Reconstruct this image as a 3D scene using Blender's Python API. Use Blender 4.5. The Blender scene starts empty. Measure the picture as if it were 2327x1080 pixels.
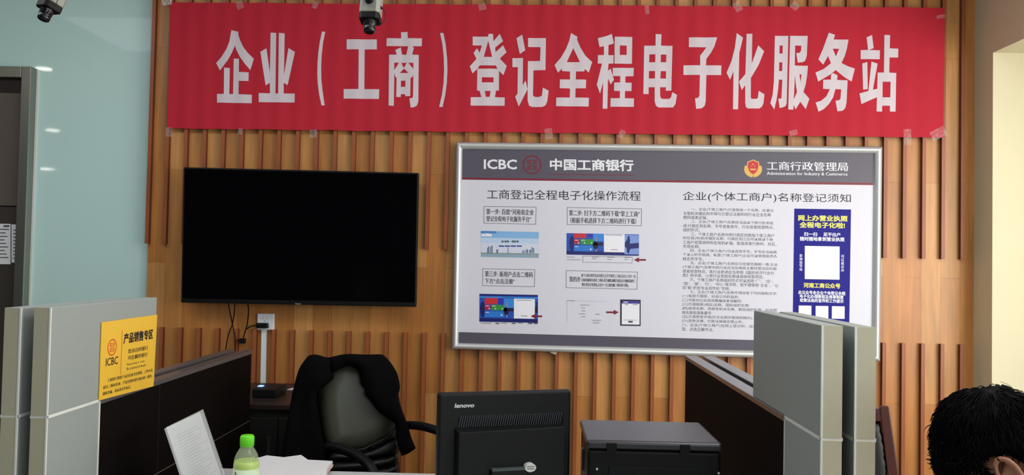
import bpy, bmesh, math, random
from mathutils import Vector, Matrix, noise, geometry
random.seed(7)
SC = bpy.context.scene
COL = SC.collection

# ------------------------------------------------------------------ camera
F, CX, CY = 1900.0, 1163.5, 540.0
CAM = Vector((0, 0, 1.5))
yaw, pitch, roll = math.radians(1.24), math.radians(1.61), math.radians(1.14)
fwd = Vector((-math.sin(yaw)*math.cos(pitch), math.cos(yaw)*math.cos(pitch), math.sin(pitch)))
r0 = Vector((math.cos(yaw), math.sin(yaw), 0)); u0 = r0.cross(fwd)
RT = r0*math.cos(roll) + u0*math.sin(roll)
UP = u0*math.cos(roll) - r0*math.sin(roll)
cam_d = bpy.data.cameras.new('camera'); cam = bpy.data.objects.new('camera', cam_d); COL.objects.link(cam)
cam_d.sensor_width = 36; cam_d.lens = 36*F/2327; cam_d.clip_start = 0.02
cam.matrix_world = Matrix(((RT.x, UP.x, -fwd.x, CAM.x), (RT.y, UP.y, -fwd.y, CAM.y), (RT.z, UP.z, -fwd.z, CAM.z), (0, 0, 0, 1)))
SC.camera = cam

# ------------------------------------------------------------------ light, exposure
vs = SC.view_settings
vs.view_transform = 'Standard'; vs.look = 'None'; vs.gamma = 1; vs.use_curve_mapping = False
vs.exposure = 0.0
w = bpy.data.worlds.new('world'); SC.world = w; w.use_nodes = True
bg = w.node_tree.nodes['Background']; bg.inputs[0].default_value = (0.80, 0.90, 1.0, 1); bg.inputs[1].default_value = 0.11
def area(name, loc, rot, sx, sy, power, col):
    d = bpy.data.lights.new(name, 'AREA'); d.shape = 'RECTANGLE'; d.size = sx; d.size_y = sy; d.energy = power; d.color = col
    o = bpy.data.objects.new(name, d); o.location = loc; o.rotation_euler = rot; COL.objects.link(o); return o
area('daylight_window', (3.10, 1.75, 1.60), (0, math.radians(90), 0), 1.8, 3.5, 124, (1.0, 0.96, 0.89))
area('ceiling_lamp_front', (1.5, 1.5, 3.24), (0, 0, 0), 1.6, 1.6, 44, (0.92, 0.97, 1.0))
area('wall_wash_left', (-2.0, 2.3, 3.24), (0, 0, 0), 3.0, 1.0, 34, (0.94, 0.97, 1.0))  # unseen lamp added to brighten the upper left wood and blue wall
area('hall_fill', (2.4, -2.4, 2.0), (math.radians(88), 0, math.radians(22)), 3.4, 2.0, 62, (0.94, 0.97, 1.0))  # unseen fill added behind the camera to lift faces turned towards it

# ------------------------------------------------------------------ helpers
def ray(px, py):
    return (RT*((px-CX)/F) + UP*(-(py-CY)/F) + fwd)
def at(px, py, Y=None, X=None, Z=None):
    d = ray(px, py)
    t = (Y-CAM.y)/d.y if Y is not None else (X-CAM.x)/d.x if X is not None else (Z-CAM.z)/d.z
    return CAM + d*t
def at_plane(px, py, P, n):
    d = ray(px, py); return CAM + d*((P-CAM).dot(n)/d.dot(n))

def lin(c):
    return tuple(((v/255)/12.92 if v/255 <= .04045 else ((v/255+.055)/1.055)**2.4) for v in c)
MATS = {}
def mat(name, srgb, rough=.5, metal=0, spec=.5, coat=0, var=.08, vscale=30, stretch=(1, 1, 1), emit=0, bump=0, trans=0, alpha=1, ior=1.45, coat_rough=.05):
    if name in MATS: return MATS[name]
    m = bpy.data.materials.new(name); m.use_nodes = True; MATS[name] = m
    nt = m.node_tree; N = nt.nodes; L = nt.links; b = N['Principled BSDF']
    c = lin(srgb)
    tc = N.new('ShaderNodeTexCoord'); mp = N.new('ShaderNodeMapping'); mp.inputs['Scale'].default_value = stretch
    L.new(tc.outputs['Object'], mp.inputs[0])
    nz = N.new('ShaderNodeTexNoise'); nz.inputs['Scale'].default_value = vscale; nz.inputs['Detail'].default_value = 4
    L.new(mp.outputs[0], nz.inputs['Vector'])
    mx = N.new('ShaderNodeMix'); mx.data_type = 'RGBA'
    mx.inputs[6].default_value = tuple(v*(1-var) for v in c)+(1,); mx.inputs[7].default_value = tuple(min(1, v*(1+var)) for v in c)+(1,)
    L.new(nz.outputs[0], mx.inputs[0]); L.new(mx.outputs[2], b.inputs['Base Color'])
    b.inputs['Roughness'].default_value = rough; b.inputs['Metallic'].default_value = metal
    b.inputs['Specular IOR Level'].default_value = spec; b.inputs['Coat Weight'].default_value = coat; b.inputs['Coat Roughness'].default_value = coat_rough
    b.inputs['IOR'].default_value = ior
    if emit: b.inputs['Emission Color'].default_value = c+(1,); b.inputs['Emission Strength'].default_value = emit
    if trans: b.inputs['Transmission Weight'].default_value = trans
    if alpha < 1: b.inputs['Alpha'].default_value = alpha
    if bump:
        bp = N.new('ShaderNodeBump'); bp.inputs['Strength'].default_value = bump; bp.inputs['Distance'].default_value = .002
        L.new(nz.outputs[0], bp.inputs['Height']); L.new(bp.outputs[0], b.inputs['Normal'])
    return m
def wood_mat(name, c1, c2, board=True, rough=.38):
    m = bpy.data.materials.new(name); m.use_nodes = True; MATS[name] = m
    nt = m.node_tree; N = nt.nodes; L = nt.links; b = N['Principled BSDF']
    tc = N.new('ShaderNodeTexCoord'); sp = N.new('ShaderNodeSeparateXYZ'); L.new(tc.outputs['Object'], sp.inputs[0])
    cb = N.new('ShaderNodeCombineXYZ'); L.new(sp.outputs[2], cb.inputs[0]); L.new(sp.outputs[0], cb.inputs[1])
    br = N.new('ShaderNodeTexBrick'); br.offset = .43; br.offset_frequency = 2; br.squash = 1
    br.inputs['Color1'].default_value = lin(c1)+(1,); br.inputs['Color2'].default_value = lin(c2)+(1,); br.inputs['Mortar'].default_value = tuple(v*.6 for v in lin(c2))+(1,)
    br.inputs['Scale'].default_value = 1; br.inputs['Mortar Size'].default_value = .0009 if board else 0; br.inputs['Mortar Smooth'].default_value = .3
    br.inputs['Brick Width'].default_value = 1.15; br.inputs['Row Height'].default_value = SP
    ad = N.new('ShaderNodeVectorMath'); ad.inputs[1].default_value = (.35, -XB0+40*SP, 0); L.new(cb.outputs[0], ad.inputs[0]); L.new(ad.outputs[0], br.inputs['Vector'])
    mp = N.new('ShaderNodeMapping'); mp.inputs['Scale'].default_value = (40, 40, 2.2); L.new(tc.outputs['Object'], mp.inputs[0])
    nz = N.new('ShaderNodeTexNoise'); nz.inputs['Scale'].default_value = 1.4; nz.inputs['Detail'].default_value = 6; nz.inputs['Distortion'].default_value = .8
    L.new(mp.outputs[0], nz.inputs['Vector'])
    mp2 = N.new('ShaderNodeMapping'); mp2.inputs['Scale'].default_value = (7, 7, 1.3); L.new(tc.outputs['Object'], mp2.inputs[0])
    nz2 = N.new('ShaderNodeTexNoise'); nz2.inputs['Scale'].default_value = 1.7; nz2.inputs['Detail'].default_value = 3; L.new(mp2.outputs[0], nz2.inputs['Vector'])
    rp = N.new('ShaderNodeMapRange'); rp.inputs[1].default_value = .3; rp.inputs[2].default_value = .75; rp.inputs[3].default_value = .86; rp.inputs[4].default_value = 1.1
    L.new(nz.outputs[0], rp.inputs[0])
    rp2 = N.new('ShaderNodeMapRange'); rp2.inputs[1].default_value = .3; rp2.inputs[2].default_value = .7; rp2.inputs[3].default_value = .82; rp2.inputs[4].default_value = 1.12
    L.new(nz2.outputs[0], rp2.inputs[0])
    mu = N.new('ShaderNodeMath'); mu.operation = 'MULTIPLY'; L.new(rp.outputs[0], mu.inputs[0]); L.new(rp2.outputs[0], mu.inputs[1])
    vm = N.new('ShaderNodeVectorMath'); vm.operation = 'SCALE'; L.new(br.outputs[0], vm.inputs[0]); L.new(mu.outputs[0], vm.inputs['Scale'])
    L.new(vm.outputs[0], b.inputs['Base Color'])
    b.inputs['Roughness'].default_value = rough; b.inputs['Specular IOR Level'].default_value = .35; b.inputs['Coat Weight'].default_value = .3; b.inputs['Coat Roughness'].default_value = .32
    return m

class MB:
    """collects shapes in world (or local) coordinates, then links them as one mesh"""
    def __init__(s): s.bm = bmesh.new(); s.mi = 0
    def face(s, pts):
        f = s.bm.faces.new([s.bm.verts.new(p) for p in pts]); f.material_index = s.mi; return f
    def box(s, a, b, M=None):
        x0, x1 = sorted((a[0], b[0])); y0, y1 = sorted((a[1], b[1])); z0, z1 = sorted((a[2], b[2]))
        c = [Vector(p) for p in ((x0, y0, z0), (x1, y0, z0), (x1, y1, z0), (x0, y1, z0), (x0, y0, z1), (x1, y0, z1), (x1, y1, z1), (x0, y1, z1))]
        return s.hexa(c if M is None else [M @ p for p in c])
    def hexa(s, c):
        v = [s.bm.verts.new(p) for p in c]
        for q in ((3, 2, 1, 0), (4, 5, 6, 7), (0, 1, 5, 4), (1, 2, 6, 5), (2, 3, 7, 6), (3, 0, 4, 7)):
            f = s.bm.faces.new([v[i] for i in q]); f.material_index = s.mi
        return s
    def slab(s, quad, n, t):
        """quad of 4 points extruded by -n*t (n = outward normal)"""
        q = [Vector(p) for p in quad]; o = Vector(n)*t
        return s.hexa([q[3]-o, q[2]-o, q[1]-o, q[0]-o, q[3], q[2], q[1], q[0]]) if False else s.hexa([p-o for p in q]+q)
    def prism(s, pts, off):
        off = Vector(off); n = len(pts)
        a = [s.bm.verts.new(Vector(p)) for p in pts]; b = [s.bm.verts.new(Vector(p)+off) for p in pts]
        fs = [s.bm.faces.new(a[::-1]), s.bm.faces.new(b)]
        for i in range(n): fs.append(s.bm.faces.new((a[i], a[(i+1) % n], b[(i+1) % n], b[i])))
        for f in fs: f.material_index = s.mi
        return s
    def tube(s, pts, r, seg=10, cap=True):
        pts = [Vector(p) for p in pts]; n = len(pts); rs = r if isinstance(r, (list, tuple)) else [r]*n
        rings = []; ref = None
        for i, p in enumerate(pts):
            d = (pts[min(i+1, n-1)]-pts[max(i-1, 0)]).normalized()
            if ref is None: ref = d.orthogonal().normalized()
            ref = (ref-d*ref.dot(d)).normalized(); b2 = d.cross(ref)
            rings.append([s.bm.verts.new(p+(ref*math.cos(2*math.pi*k/seg)+b2*math.sin(2*math.pi*k/seg))*rs[i]) for k in range(seg)])
        for i in range(n-1):
            for k in range(seg):
                f = s.bm.faces.new((rings[i][k], rings[i][(k+1) % seg], rings[i+1][(k+1) % seg], rings[i+1][k])); f.material_index = s.mi; f.smooth = True
        if cap:
            for rg in (rings[0][::-1], rings[-1]):
                f = s.bm.faces.new(rg); f.material_index = s.mi
        return s
    def lathe(s, prof, o=(0, 0, 0), axis=(0, 0, 1), seg=28):
        o = Vector(o); ax = Vector(axis).normalized(); u = ax.orthogonal().normalized(); v = ax.cross(u)
        rings = [[s.bm.verts.new(o+ax*h+(u*math.cos(2*math.pi*k/seg)+v*math.sin(2*math.pi*k/seg))*max(r, 1e-4)) for k in range(seg)] for r, h in prof]
        for i in range(len(rings)-1):
            for k in range(seg):
                f = s.bm.faces.new((rings[i][k], rings[i][(k+1) % seg], rings[i+1][(k+1) % seg], rings[i+1][k])); f.material_index = s.mi; f.smooth = True
        for rg in (rings[0][::-1], rings[-1]):
            f = s.bm.faces.new(rg); f.material_index = s.mi
        return s
    def ball(s, c, r, sc=(1, 1, 1), sub=3):
        g = bmesh.ops.create_icosphere(s.bm, subdivisions=sub, radius=r, matrix=Matrix.Translation(Vector(c)) @ Matrix.Diagonal(Vector(sc).to_4d()))
        for f in {f for v in g['verts'] for f in v.link_faces}: f.material_index = s.mi; f.smooth = True
        return s
    def build(s, name, mats, parent=None, local=False, bevel=0, seg=2, smooth=False, normals=False):
        me = bpy.data.meshes.new(name)
        if normals: bmesh.ops.recalc_face_normals(s.bm, faces=s.bm.faces)
        if smooth:
            for f in s.bm.faces: f.smooth = True
        s.bm.to_mesh(me); s.bm.free()
        for m in (mats if isinstance(mats, (list, tuple)) else [mats]): me.materials.append(m)
        o = bpy.data.objects.new(name, me); COL.objects.link(o)
        if parent is not None:
            o.parent = parent
            root = parent
            while root.parent: root = root.parent
            if not local: me.transform(Matrix.Translation(-root.location))
        if bevel:
            md = o.modifiers.new('bevel', 'BEVEL'); md.width = bevel; md.segments = seg; md.limit_method = 'ANGLE'; md.angle_limit = .7
        return o
def thing(name, label, cat, loc=(0, 0, 0), rotz=0, group=None):
    o = bpy.data.objects.new(name, None); COL.objects.link(o); o.empty_display_size = .1
    o.location = loc; o.rotation_euler = (0, 0, rotz); return tag(o, label, cat, group)
def tag(o, label, cat, group=None):
    o['label'] = label; o['category'] = cat
    if group: o['group'] = group
    return o
def struct(o): o['kind'] = 'structure'; return o

_gl = {}
def glyphs(text, res=2):
    k = (text, res)
    if k not in _gl:
        c = bpy.data.curves.new('txt', 'FONT'); c.body = text; c.resolution_u = res; c.fill_mode = 'FRONT'
        o = bpy.data.objects.new('txt', c); COL.objects.link(o); bpy.context.view_layer.update()
        me = bpy.data.meshes.new_from_object(o.evaluated_get(bpy.context.evaluated_depsgraph_get()))
        V = [(v.co.x, v.co.y) for v in me.vertices]; P = [tuple(p.vertices) for p in me.polygons]
        bpy.data.objects.remove(o); bpy.data.curves.remove(c); bpy.data.meshes.remove(me)
        x0 = min(v[0] for v in V); x1 = max(v[0] for v in V); y0 = min(v[1] for v in V); y1 = max(v[1] for v in V)
        _gl[k] = ([(x-x0, y-y0) for x, y in V], P, x1-x0, y1-y0)
    return _gl[k]
def text(mb, s, quad, bold=0.0, res=2, eps=2e-5):
    """lay lettering into quad (TL, TR, BR, BL); bold thickens the strokes by overlaid shifts"""
    V, P, W_, H_ = glyphs(s, res)
    tl, tr, br, bl = [Vector(q) for q in quad]; n = (tr-bl).cross(tl-bl).normalized()
    if n.dot(CAM-bl) < 0: n = -n
    sh = [(0, 0)] if bold <= 0 else ([(a*bold, c*bold) for a in (-1, 0, 1) for c in (-1, 0, 1)] if bold > .02 else [(-bold, 0), (bold, 0)])
    bb = max(bold, 0)
    for k, (dx, dy) in enumerate(sh):
        vs_ = []
        for x, y in V:
            u = (x+dx+bb)/(W_+2*bb); v = (y+dy+bb)/max(H_+2*bb, 1e-6)
            vs_.append(mb.bm.verts.new(bl*(1-u)*(1-v)+br*u*(1-v)+tr*u*v+tl*(1-u)*v+n*(eps*k)))
        for p in P:
            try: f = mb.bm.faces.new([vs_[i] for i in p]); f.material_index = mb.mi
            except ValueError: pass
def pq(f, x0, y0, x1, y1, h, h1=None, lean=0):
    """quad from the two upper corners and the heights below them, f maps a pixel to a point"""
    h1 = h if h1 is None else h1
    return [f(x0, y0), f(x1, y1), f(x1-lean, y1+h1), f(x0-lean, y0+h)]
def pillow(mb, poly, P, n, front, back, step=.012, soft=.03, nz=0.0, nscale=9, fold=None, sharp=0):
    """a closed outline on a plane, padded out to both sides like stuffed cloth"""
    n = n.normalized(); u = Vector((0, 0, 1)).cross(n).normalized(); v = n.cross(u)
    pl = [Vector(((at_plane(x, y, P, n)-P).dot(u), (at_plane(x, y, P, n)-P).dot(v))) for x, y in poly]
    Q_ = []; m_ = len(pl)                    # round the outline, keeping sharp corners
    for i in range(m_):
        a, c, d, e = pl[i-1], pl[i], pl[(i+1) % m_], pl[(i+2) % m_]
        def turn(p, q, r): return (q-p).angle(r-q, 0)
        m0 = (d-a)*.5 if turn(a, c, d) < 1.15 else (d-c); m1 = (e-c)*.5 if turn(c, d, e) < 1.15 else (d-c)
        for k in range(4):
            s_ = k/4; s2, s3 = s_*s_, s_*s_*s_
            Q_.append(c*(2*s3-3*s2+1)+m0*(s3-2*s2+s_)*min(1, (d-c).length/max(m0.length, 1e-6))+d*(3*s2-2*s3)+m1*(s3-s2)*min(1, (d-c).length/max(m1.length, 1e-6)))
    pl = Q_; B = []
    for i, a in enumerate(pl):
        b = pl[(i+1) % len(pl)]; k = max(1, int((b-a).length/step))
        B += [a.lerp(b, j/k) for j in range(k)]
    nb = len(B); pts = list(B)
    def inside(p):
        c = False
        for i in range(nb):
            a, b = B[i], B[i-1]
            if (a.y > p.y) != (b.y > p.y) and p.x < (b.x-a.x)*(p.y-a.y)/(b.y-a.y)+a.x: c = not c
        return c
    def dist(p): return min((p-geometry.intersect_point_line(p, B[i-1], B[i])[0]).length if 0 <= geometry.intersect_point_line(p, B[i-1], B[i])[1] <= 1 else (p-B[i]).length for i in range(nb))
    x0 = min(p.x for p in B); x1 = max(p.x for p in B); y0 = min(p.y for p in B); y1 = max(p.y for p in B)
    y = y0+step/2; r = 0
    while y < y1:
        x = x0+(step/2 if r % 2 else 0)
        while x < x1:
            p = Vector((x, y))
            if inside(p) and dist(p) > step*.5: pts.append(p)
            x += step
        y += step*.87; r += 1
    vv, ee, ff, *_ = geometry.delaunay_2d_cdt(pts, [], [list(range(nb))], 1, 1e-6)
    fr, bk = [], []
    for p in vv:
        d = dist(p); k = math.sqrt(max(0, 1-(1-min(1, d/soft))**2)) if d > 1e-5 else 0
        w3 = P+u*p.x+v*p.y
        q = nz*k*noise.noise(w3*nscale) + (fold(p.x, p.y)*k if fold else 0)
        fr.append(mb.bm.verts.new(w3+n*(front*k+q)))
        bk.append(mb.bm.verts.new(w3-n*back*k) if d > 1e-5 else fr[-1])
    for f in ff:
        for L_, rev in ((fr, False), (bk, True)):
            vs2 = [L_[i] for i in f]; vs2 = vs2[::-1] if rev else vs2
            try: g = mb.bm.faces.new(vs2); g.smooth = True; g.material_index = mb.mi
            except ValueError: pass
    return mb

# ------------------------------------------------------------------ the room
YW = 4.40                                   # wood wall plane
XB0 = at(427, 300, Y=YW).x; SP = (at(2139.5, 300, Y=YW).x-XB0)/40.0
XL = at(334, 620, Y=YW).x                   # left end of the wood wall
XR = at(2214, 300, Y=YW).x                  # right end = face of the right wall
ZC = 3.32
oak = wood_mat('maple_board', (202, 146, 84), (182, 118, 58))
oak_red = wood_mat('stained_batten', (162, 92, 52), (146, 76, 40), board=False, rough=.42)
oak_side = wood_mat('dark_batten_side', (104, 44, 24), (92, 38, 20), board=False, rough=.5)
blue = mat('pale_blue_glaze', (194, 226, 222), rough=.35, coat=.28, coat_rough=.03, var=.03, vscale=3)
cream = mat('cream_paint', (214, 206, 174), rough=.75, var=.03, vscale=6)
floor_m = mat('grey_floor_tile', (140, 138, 132), rough=.35, var=.08, vscale=4)
ceil_m = mat('white_ceiling', (226, 228, 226), rough=.85, var=.02)

b = MB(); b.box((-12, -11, -.06), (5, YW+.3, 0)); struct(b.build('floor', floor_m))
b = MB(); b.box((-12, -11, ZC), (5, YW+.3, ZC+.08)); struct(b.build('ceiling', ceil_m))
b = MB(); b.box((XL, YW, 0), (XR+.05, YW+.10, ZC)); wall_back = struct(b.build('wall_back', oak))
b = MB(); b.box((-12, YW+.035, 0), (XL+.02, YW+.15, ZC)); wall_left = struct(b.build('wall_left', blue))
b = MB()
YJ = at(2256, 300, X=XR).y; ZL = at(2256, 120, X=XR).z
prof = [(XR, YW+.1), (XR, YJ), (XR+.62, YJ), (XR+.62, YW+.1)]
b.prism([(x, y, 0) for x, y in prof], (0, 0, ZC))
b.box((XR, -3.0, ZL), (XR+.62, YJ-.0005, ZC))
struct(b.build('wall_right', cream))
# battens
zu = at(957, 566, Y=YW).z; zl = at(640, 749, Y=YW).z
BW, BD = .019, .025
def batten(z0, z1):
    m = MB(); m.box((-BW/2, YW-BD, z0), (BW/2, YW, z1)); 
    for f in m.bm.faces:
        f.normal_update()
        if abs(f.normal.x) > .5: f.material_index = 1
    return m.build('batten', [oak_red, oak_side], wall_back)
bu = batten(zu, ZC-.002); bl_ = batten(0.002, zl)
first = True
for i in range(-2, 42):
    x = XB0+i*SP
    if x+BW/2 > XR: continue
    for src in (bu, bl_):
        if i == -2: o = src
        else: o = src.copy(); COL.objects.link(o); o.parent = wall_back
        o.location.x = max(x, XL+BW/2-.006)
# door at the far left
steel = mat('brushed_steel', (150, 150, 142), rough=.32, metal=1, var=.08, vscale=60, stretch=(1, 1, .05))
door_m = mat('taupe_door', (94, 84, 78), rough=.3, var=.06, vscale=8)
trans_m = mat('dark_transom', (38, 24, 24), rough=.4)
paper = mat('white_paper', (222, 222, 224), rough=.8, var=.02)
ink = mat('black_ink', (30, 28, 34), rough=.6)
grey_ink = mat('grey_ink', (74, 74, 84), rough=.6)
YD = YW+.035
D = lambda x, y, d=0: at(x, y, Y=YD-d)
do = D(86, 157).x; zo = D(86, 157).z; di = D(63, 182).x; zi = D(63, 182).z; wd = do-di
b = MB(); b.box((di, YD-.06, 0), (do, YD+.02, zo)); b.box((di-1.6, YD-.06, zi), (di, YD+.02, zo)); b.box((di-1.6-wd, YD-.06, 0), (di-1.6, YD+.02, zo))
door = struct(b.build('door_1', steel, bevel=.004))
b = MB(); b.box((do, YD-.008, 0), (do+.010, YD, zo-.004)); b.build('sealant_strip', mat('white_sealant', (215, 220, 216), rough=.6), door)
zt = D(40, 213).z
b = MB(); b.box((di-1.6, YD-.03, zt), (di, YD, zi)); b.box((di-1.6, YD-.012, zt-1.6), (di, YD, zt)); b.build('transom', trans_m, door)
zm = D(40, 470).z
b = MB(); b.box((di-1.6, YD-.025, zm+.004), (di, YD, zt)); b.build('door_panel', door_m, door)
b = MB(); b.box((di-1.6, YD-.025, .01), (di, YD, zm-.004)); b.build('door_panel', mat('dark_taupe_door', (62, 55, 50), rough=.3, var=.06), door)
for nm, x0, x1, y0, y1, lab in (('notice', -40, 24, 508, 600, 'left of two white paper notices taped on the brown door'), ('notice', 26, 57, 510, 597, 'right of two white paper notices taped on the brown door, beside the steel frame')):
    t = thing('paper_notice', lab, 'notice', D((x0+x1)/2, y1, .03), group='paper notices on the door')
    b = MB(); b.slab([D(x0, y0, .029), D(x1, y0+1, .029), D(x1, y1+1, .029), D(x0, y1, .029)], (0, -1, 0), .001); b.build('sheet', paper, t)
    b = MB()
    for k in range(9):
        yy = y0+12+k*8; b.face([D(x0+4, yy, .0305), D(x1-4-(k*7 % 11), yy+.5, .0305), D(x1-4-(k*7 % 11), yy+2.5, .0305), D(x0+4, yy+2, .0305)])
    b.face([D(x1-16, y0+4, .0305), D(x1-3, y0+4, .0305), D(x1-3, y0+8, .0305), D(x1-16, y0+8, .0305)])
    b.build('print', grey_ink, t)

# ------------------------------------------------------------------ banner
YBN = YW-BD-.006
red = mat('red_cloth', (186, 36, 54), rough=.7, spec=.25, var=.05, vscale=5, stretch=(3, 1, .4), bump=.15)
white_cloth = mat('white_lettering', (214, 202, 210), rough=.7, var=.02)
def wave(x): return -.0013*math.cos(2*math.pi*(x-XB0)/SP)+.0025*noise.noise(Vector((x*1.7, 3.1, 0)))-.004
tl, tr, br_, bl2 = [at(x, y, Y=YBN) for x, y in ((388, 6), (2146, 18), (2143, 313), (381, 292))]
t = thing('banner', 'long red cloth banner with large white Chinese lettering taped across the battens', 'banner', (tl+br_)/2)
b = MB(); nx, nzz = 340, 8
for side in (0, 1):
    g = []
    for i in range(nx+1):
        row = []
        for j in range(nzz+1):
            u, v = i/nx, j/nzz
            p = tl*(1-u)*(1-v)+tr*u*(1-v)+br_*u*v+bl2*(1-u)*v
            ez = .0035*noise.noise(Vector((p.x*6, 0, 9*v))) if j in (0, nzz) else 0
            row.append(b.bm.verts.new((p.x, YBN+wave(p.x)+(.0012 if side else 0), p.z+ez)))
        g.append(row)
    for i in range(nx):
        for j in range(nzz):
            q = (g[i][j], g[i+1][j], g[i+1][j+1], g[i][j+1]); f = b.bm.faces.new(q if side else q[::-1]); f.smooth = True
b.build('cloth', red, t)
# each character: (origin x, origin y, scale, "contours"): pieces split by |, holes of a piece by /
G1 = [(480, 60, 5.4, """252,50 338,70 334,98 358,170 398,255 450,325 527,402 484,540 420,465 355,375 312,290 294,238 262,318 210,415 112,545 64,452 135,372 190,285 228,190|163,510 232,515 226,833 272,833 280,398 346,400 344,562 464,568 462,674 342,672 340,836 503,842 500,946 76,938 74,832 160,832"""),
(480, 60, 5.4, """588,822 724,824 724,694 672,728 608,316 682,272 724,575 732,80 802,84 792,826 826,828 834,84 905,90 897,600 951,268 1031,318 940,724 893,695 893,826 1028,828 1026,937 588,933"""),
(480, 60, 5.4, """1362,66 1402,70 1375,200 1358,360 1352,500 1354,650 1368,790 1394,972 1356,972 1330,850 1312,720 1305,590 1308,450 1318,320 1336,190"""),
(760, 60, 5.4, """151,160 522,163 522,285 372,285 368,772 551,774 547,893 114,888 115,771 296,771 300,284 151,283"""),
(760, 60, 5.4, """818,74 898,70 902,148 1075,149 1073,246 960,246 976,268 956,350 1036,352 1030,930 1012,975 975,996 936,998 922,886 952,884 966,866 970,600 950,634 936,628 932,858 870,858 868,834 816,834 814,868 760,868 764,630 752,626 737,576 730,978 666,973 672,350 764,350 750,292 815,260 832,350 884,350 906,246 640,244 642,147 820,150/736,448 794,448 736,540/908,450 970,450 970,525/820,450 888,450 853,512/855,520 910,574 804,574/818,668 872,668 872,744 816,744"""),
(760, 60, 5.4, """1297,84 1338,84 1366,220 1384,400 1388,540 1380,700 1360,850 1328,992 1286,990 1318,850 1340,700 1346,540 1342,380 1325,220"""),
(1050, 60, 5.4, """131,128 324,130 322,98 380,95 386,186 462,94 504,186 406,264 412,318 504,234 546,322 464,398 548,488 508,604 454,548 453,790 418,790 404,870 524,876 522,978 106,974 108,872 238,870 216,794 184,788 188,525 128,580 96,494 178,400 142,330 184,270 216,325 244,238 132,236/322,180 370,378 268,378/216,482 414,482 436,522 192,522/244,628 387,628 387,690 244,690/280,795 350,795 340,868 292,868"""),
(1050, 60, 5.4, """668,148 738,104 776,298 708,343|618,392 748,392 744,728 780,668 804,775 696,988 652,866 680,828 684,503 618,502|810,146 1029,148 1023,540 876,542 870,845 882,862 905,870 955,868 980,850 992,755 1062,792 1046,920 1024,972 985,992 860,992 822,975 804,910 808,430 957,428 962,258 810,256"""),
(1250, 60, 5.4, """256,84 336,130 330,165 370,260 430,360 516,440 474,570 424,524 420,556 318,556 314,654 442,656 438,762 312,764 310,876 476,878 472,986 74,982 76,876 242,876 244,764 118,762 120,654 244,654 244,556 146,552 146,520 96,572 54,476 130,390 196,280 238,170/284,270 366,442 204,442"""),
(1250, 60, 5.4, """584,148 680,125 757,94 782,212 716,232 714,355 778,356 776,458 716,460 710,548 742,520 784,658 742,714 710,640 702,1012 644,1012 650,690 612,828 572,718 636,460 584,458 586,356 660,355 660,246 606,258|792,130 1008,132 1003,462 788,460/855,238 940,238 938,354 854,354|768,512 1026,512 1022,614 924,616 922,692 1000,694 998,796 918,796 916,884 1028,886 1026,990 740,988 742,884 854,884 856,796 784,794 786,692 858,692 860,614 768,612"""),
(1450, 60, 5.143, """203,93 271,96 266,228 400,231 386,754 322,754 324,714 254,714 256,820 266,842 284,850 360,850 382,832 398,772 452,804 434,910 408,950 236,950 206,930 192,880 192,714 122,714 122,794 60,792 70,228 202,228/130,330 200,330 198,422 128,422/264,332 329,332 327,422 262,422/126,524 196,524 194,612 124,612/262,526 326,526 324,614 258,612"""),
(1450, 60, 5.143, """592,132 921,132 890,235 850,310 795,384 792,458 971,460 968,572 796,572 788,880 776,930 745,958 676,968 662,844 700,838 714,812 720,570 528,570 528,458 724,458 722,346 766,290 796,248 592,246"""),
(1640, 60, 5.143, """172,82 246,134 224,230 203,310 188,972 128,972 134,530 94,628 54,545 110,410 150,255|288,90 354,90 348,435 424,224 494,292 430,450 338,606 336,835 346,850 405,850 420,835 430,756 497,796 486,900 468,940 436,962 302,962 278,942 272,890 272,690 232,748 200,648 274,560"""),
(1640, 60, 5.143, """618,114 775,114 756,900 746,930 722,946 674,956 660,846 690,848 696,836 706,626 666,624 656,740 636,870 610,974 564,900 592,800 606,640/674,226 711,226 709,320 672,320/670,422 706,422 704,524 668,524|795,114 1001,114 990,350 972,405 945,420 886,427 868,316 905,312 924,290 928,228 854,226 850,460 1003,464 996,560 978,680 952,768 1020,850 978,970 916,884 860,972 836,920 832,976 774,974/852,570 860,660 877,770 838,858/906,564 930,564 918,660"""),
(1840, 60, 5.143, """218,78 291,102 275,156 448,158 430,260 405,350 368,430 440,470 523,496 484,648 412,605 300,513 245,560 96,648 64,542 160,500 242,434 210,350 154,450 98,388 150,270/264,264 340,264 302,354|268,548 322,574 316,628 438,634 424,900 410,960 380,988 320,995 298,872 340,864 356,848 364,738 296,736 270,830 220,910 160,970 100,1000 66,892 130,872 190,820 230,738 152,732 154,626 242,626 244,570"""),
(1840, 60, 5.143, """660,132 723,104 743,256 690,279 817,282 815,386 592,386 592,280 676,279|610,436 668,420 672,736 620,742|716,414 790,438 734,742 786,732 790,542 862,542 868,102 934,106 930,260 1032,262 1030,366 928,366 924,544 1008,546 1000,998 932,998 932,930 842,930 842,998 778,996 782,830 600,910 578,786 680,758/848,650 940,650 936,832 846,832""")]
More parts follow.
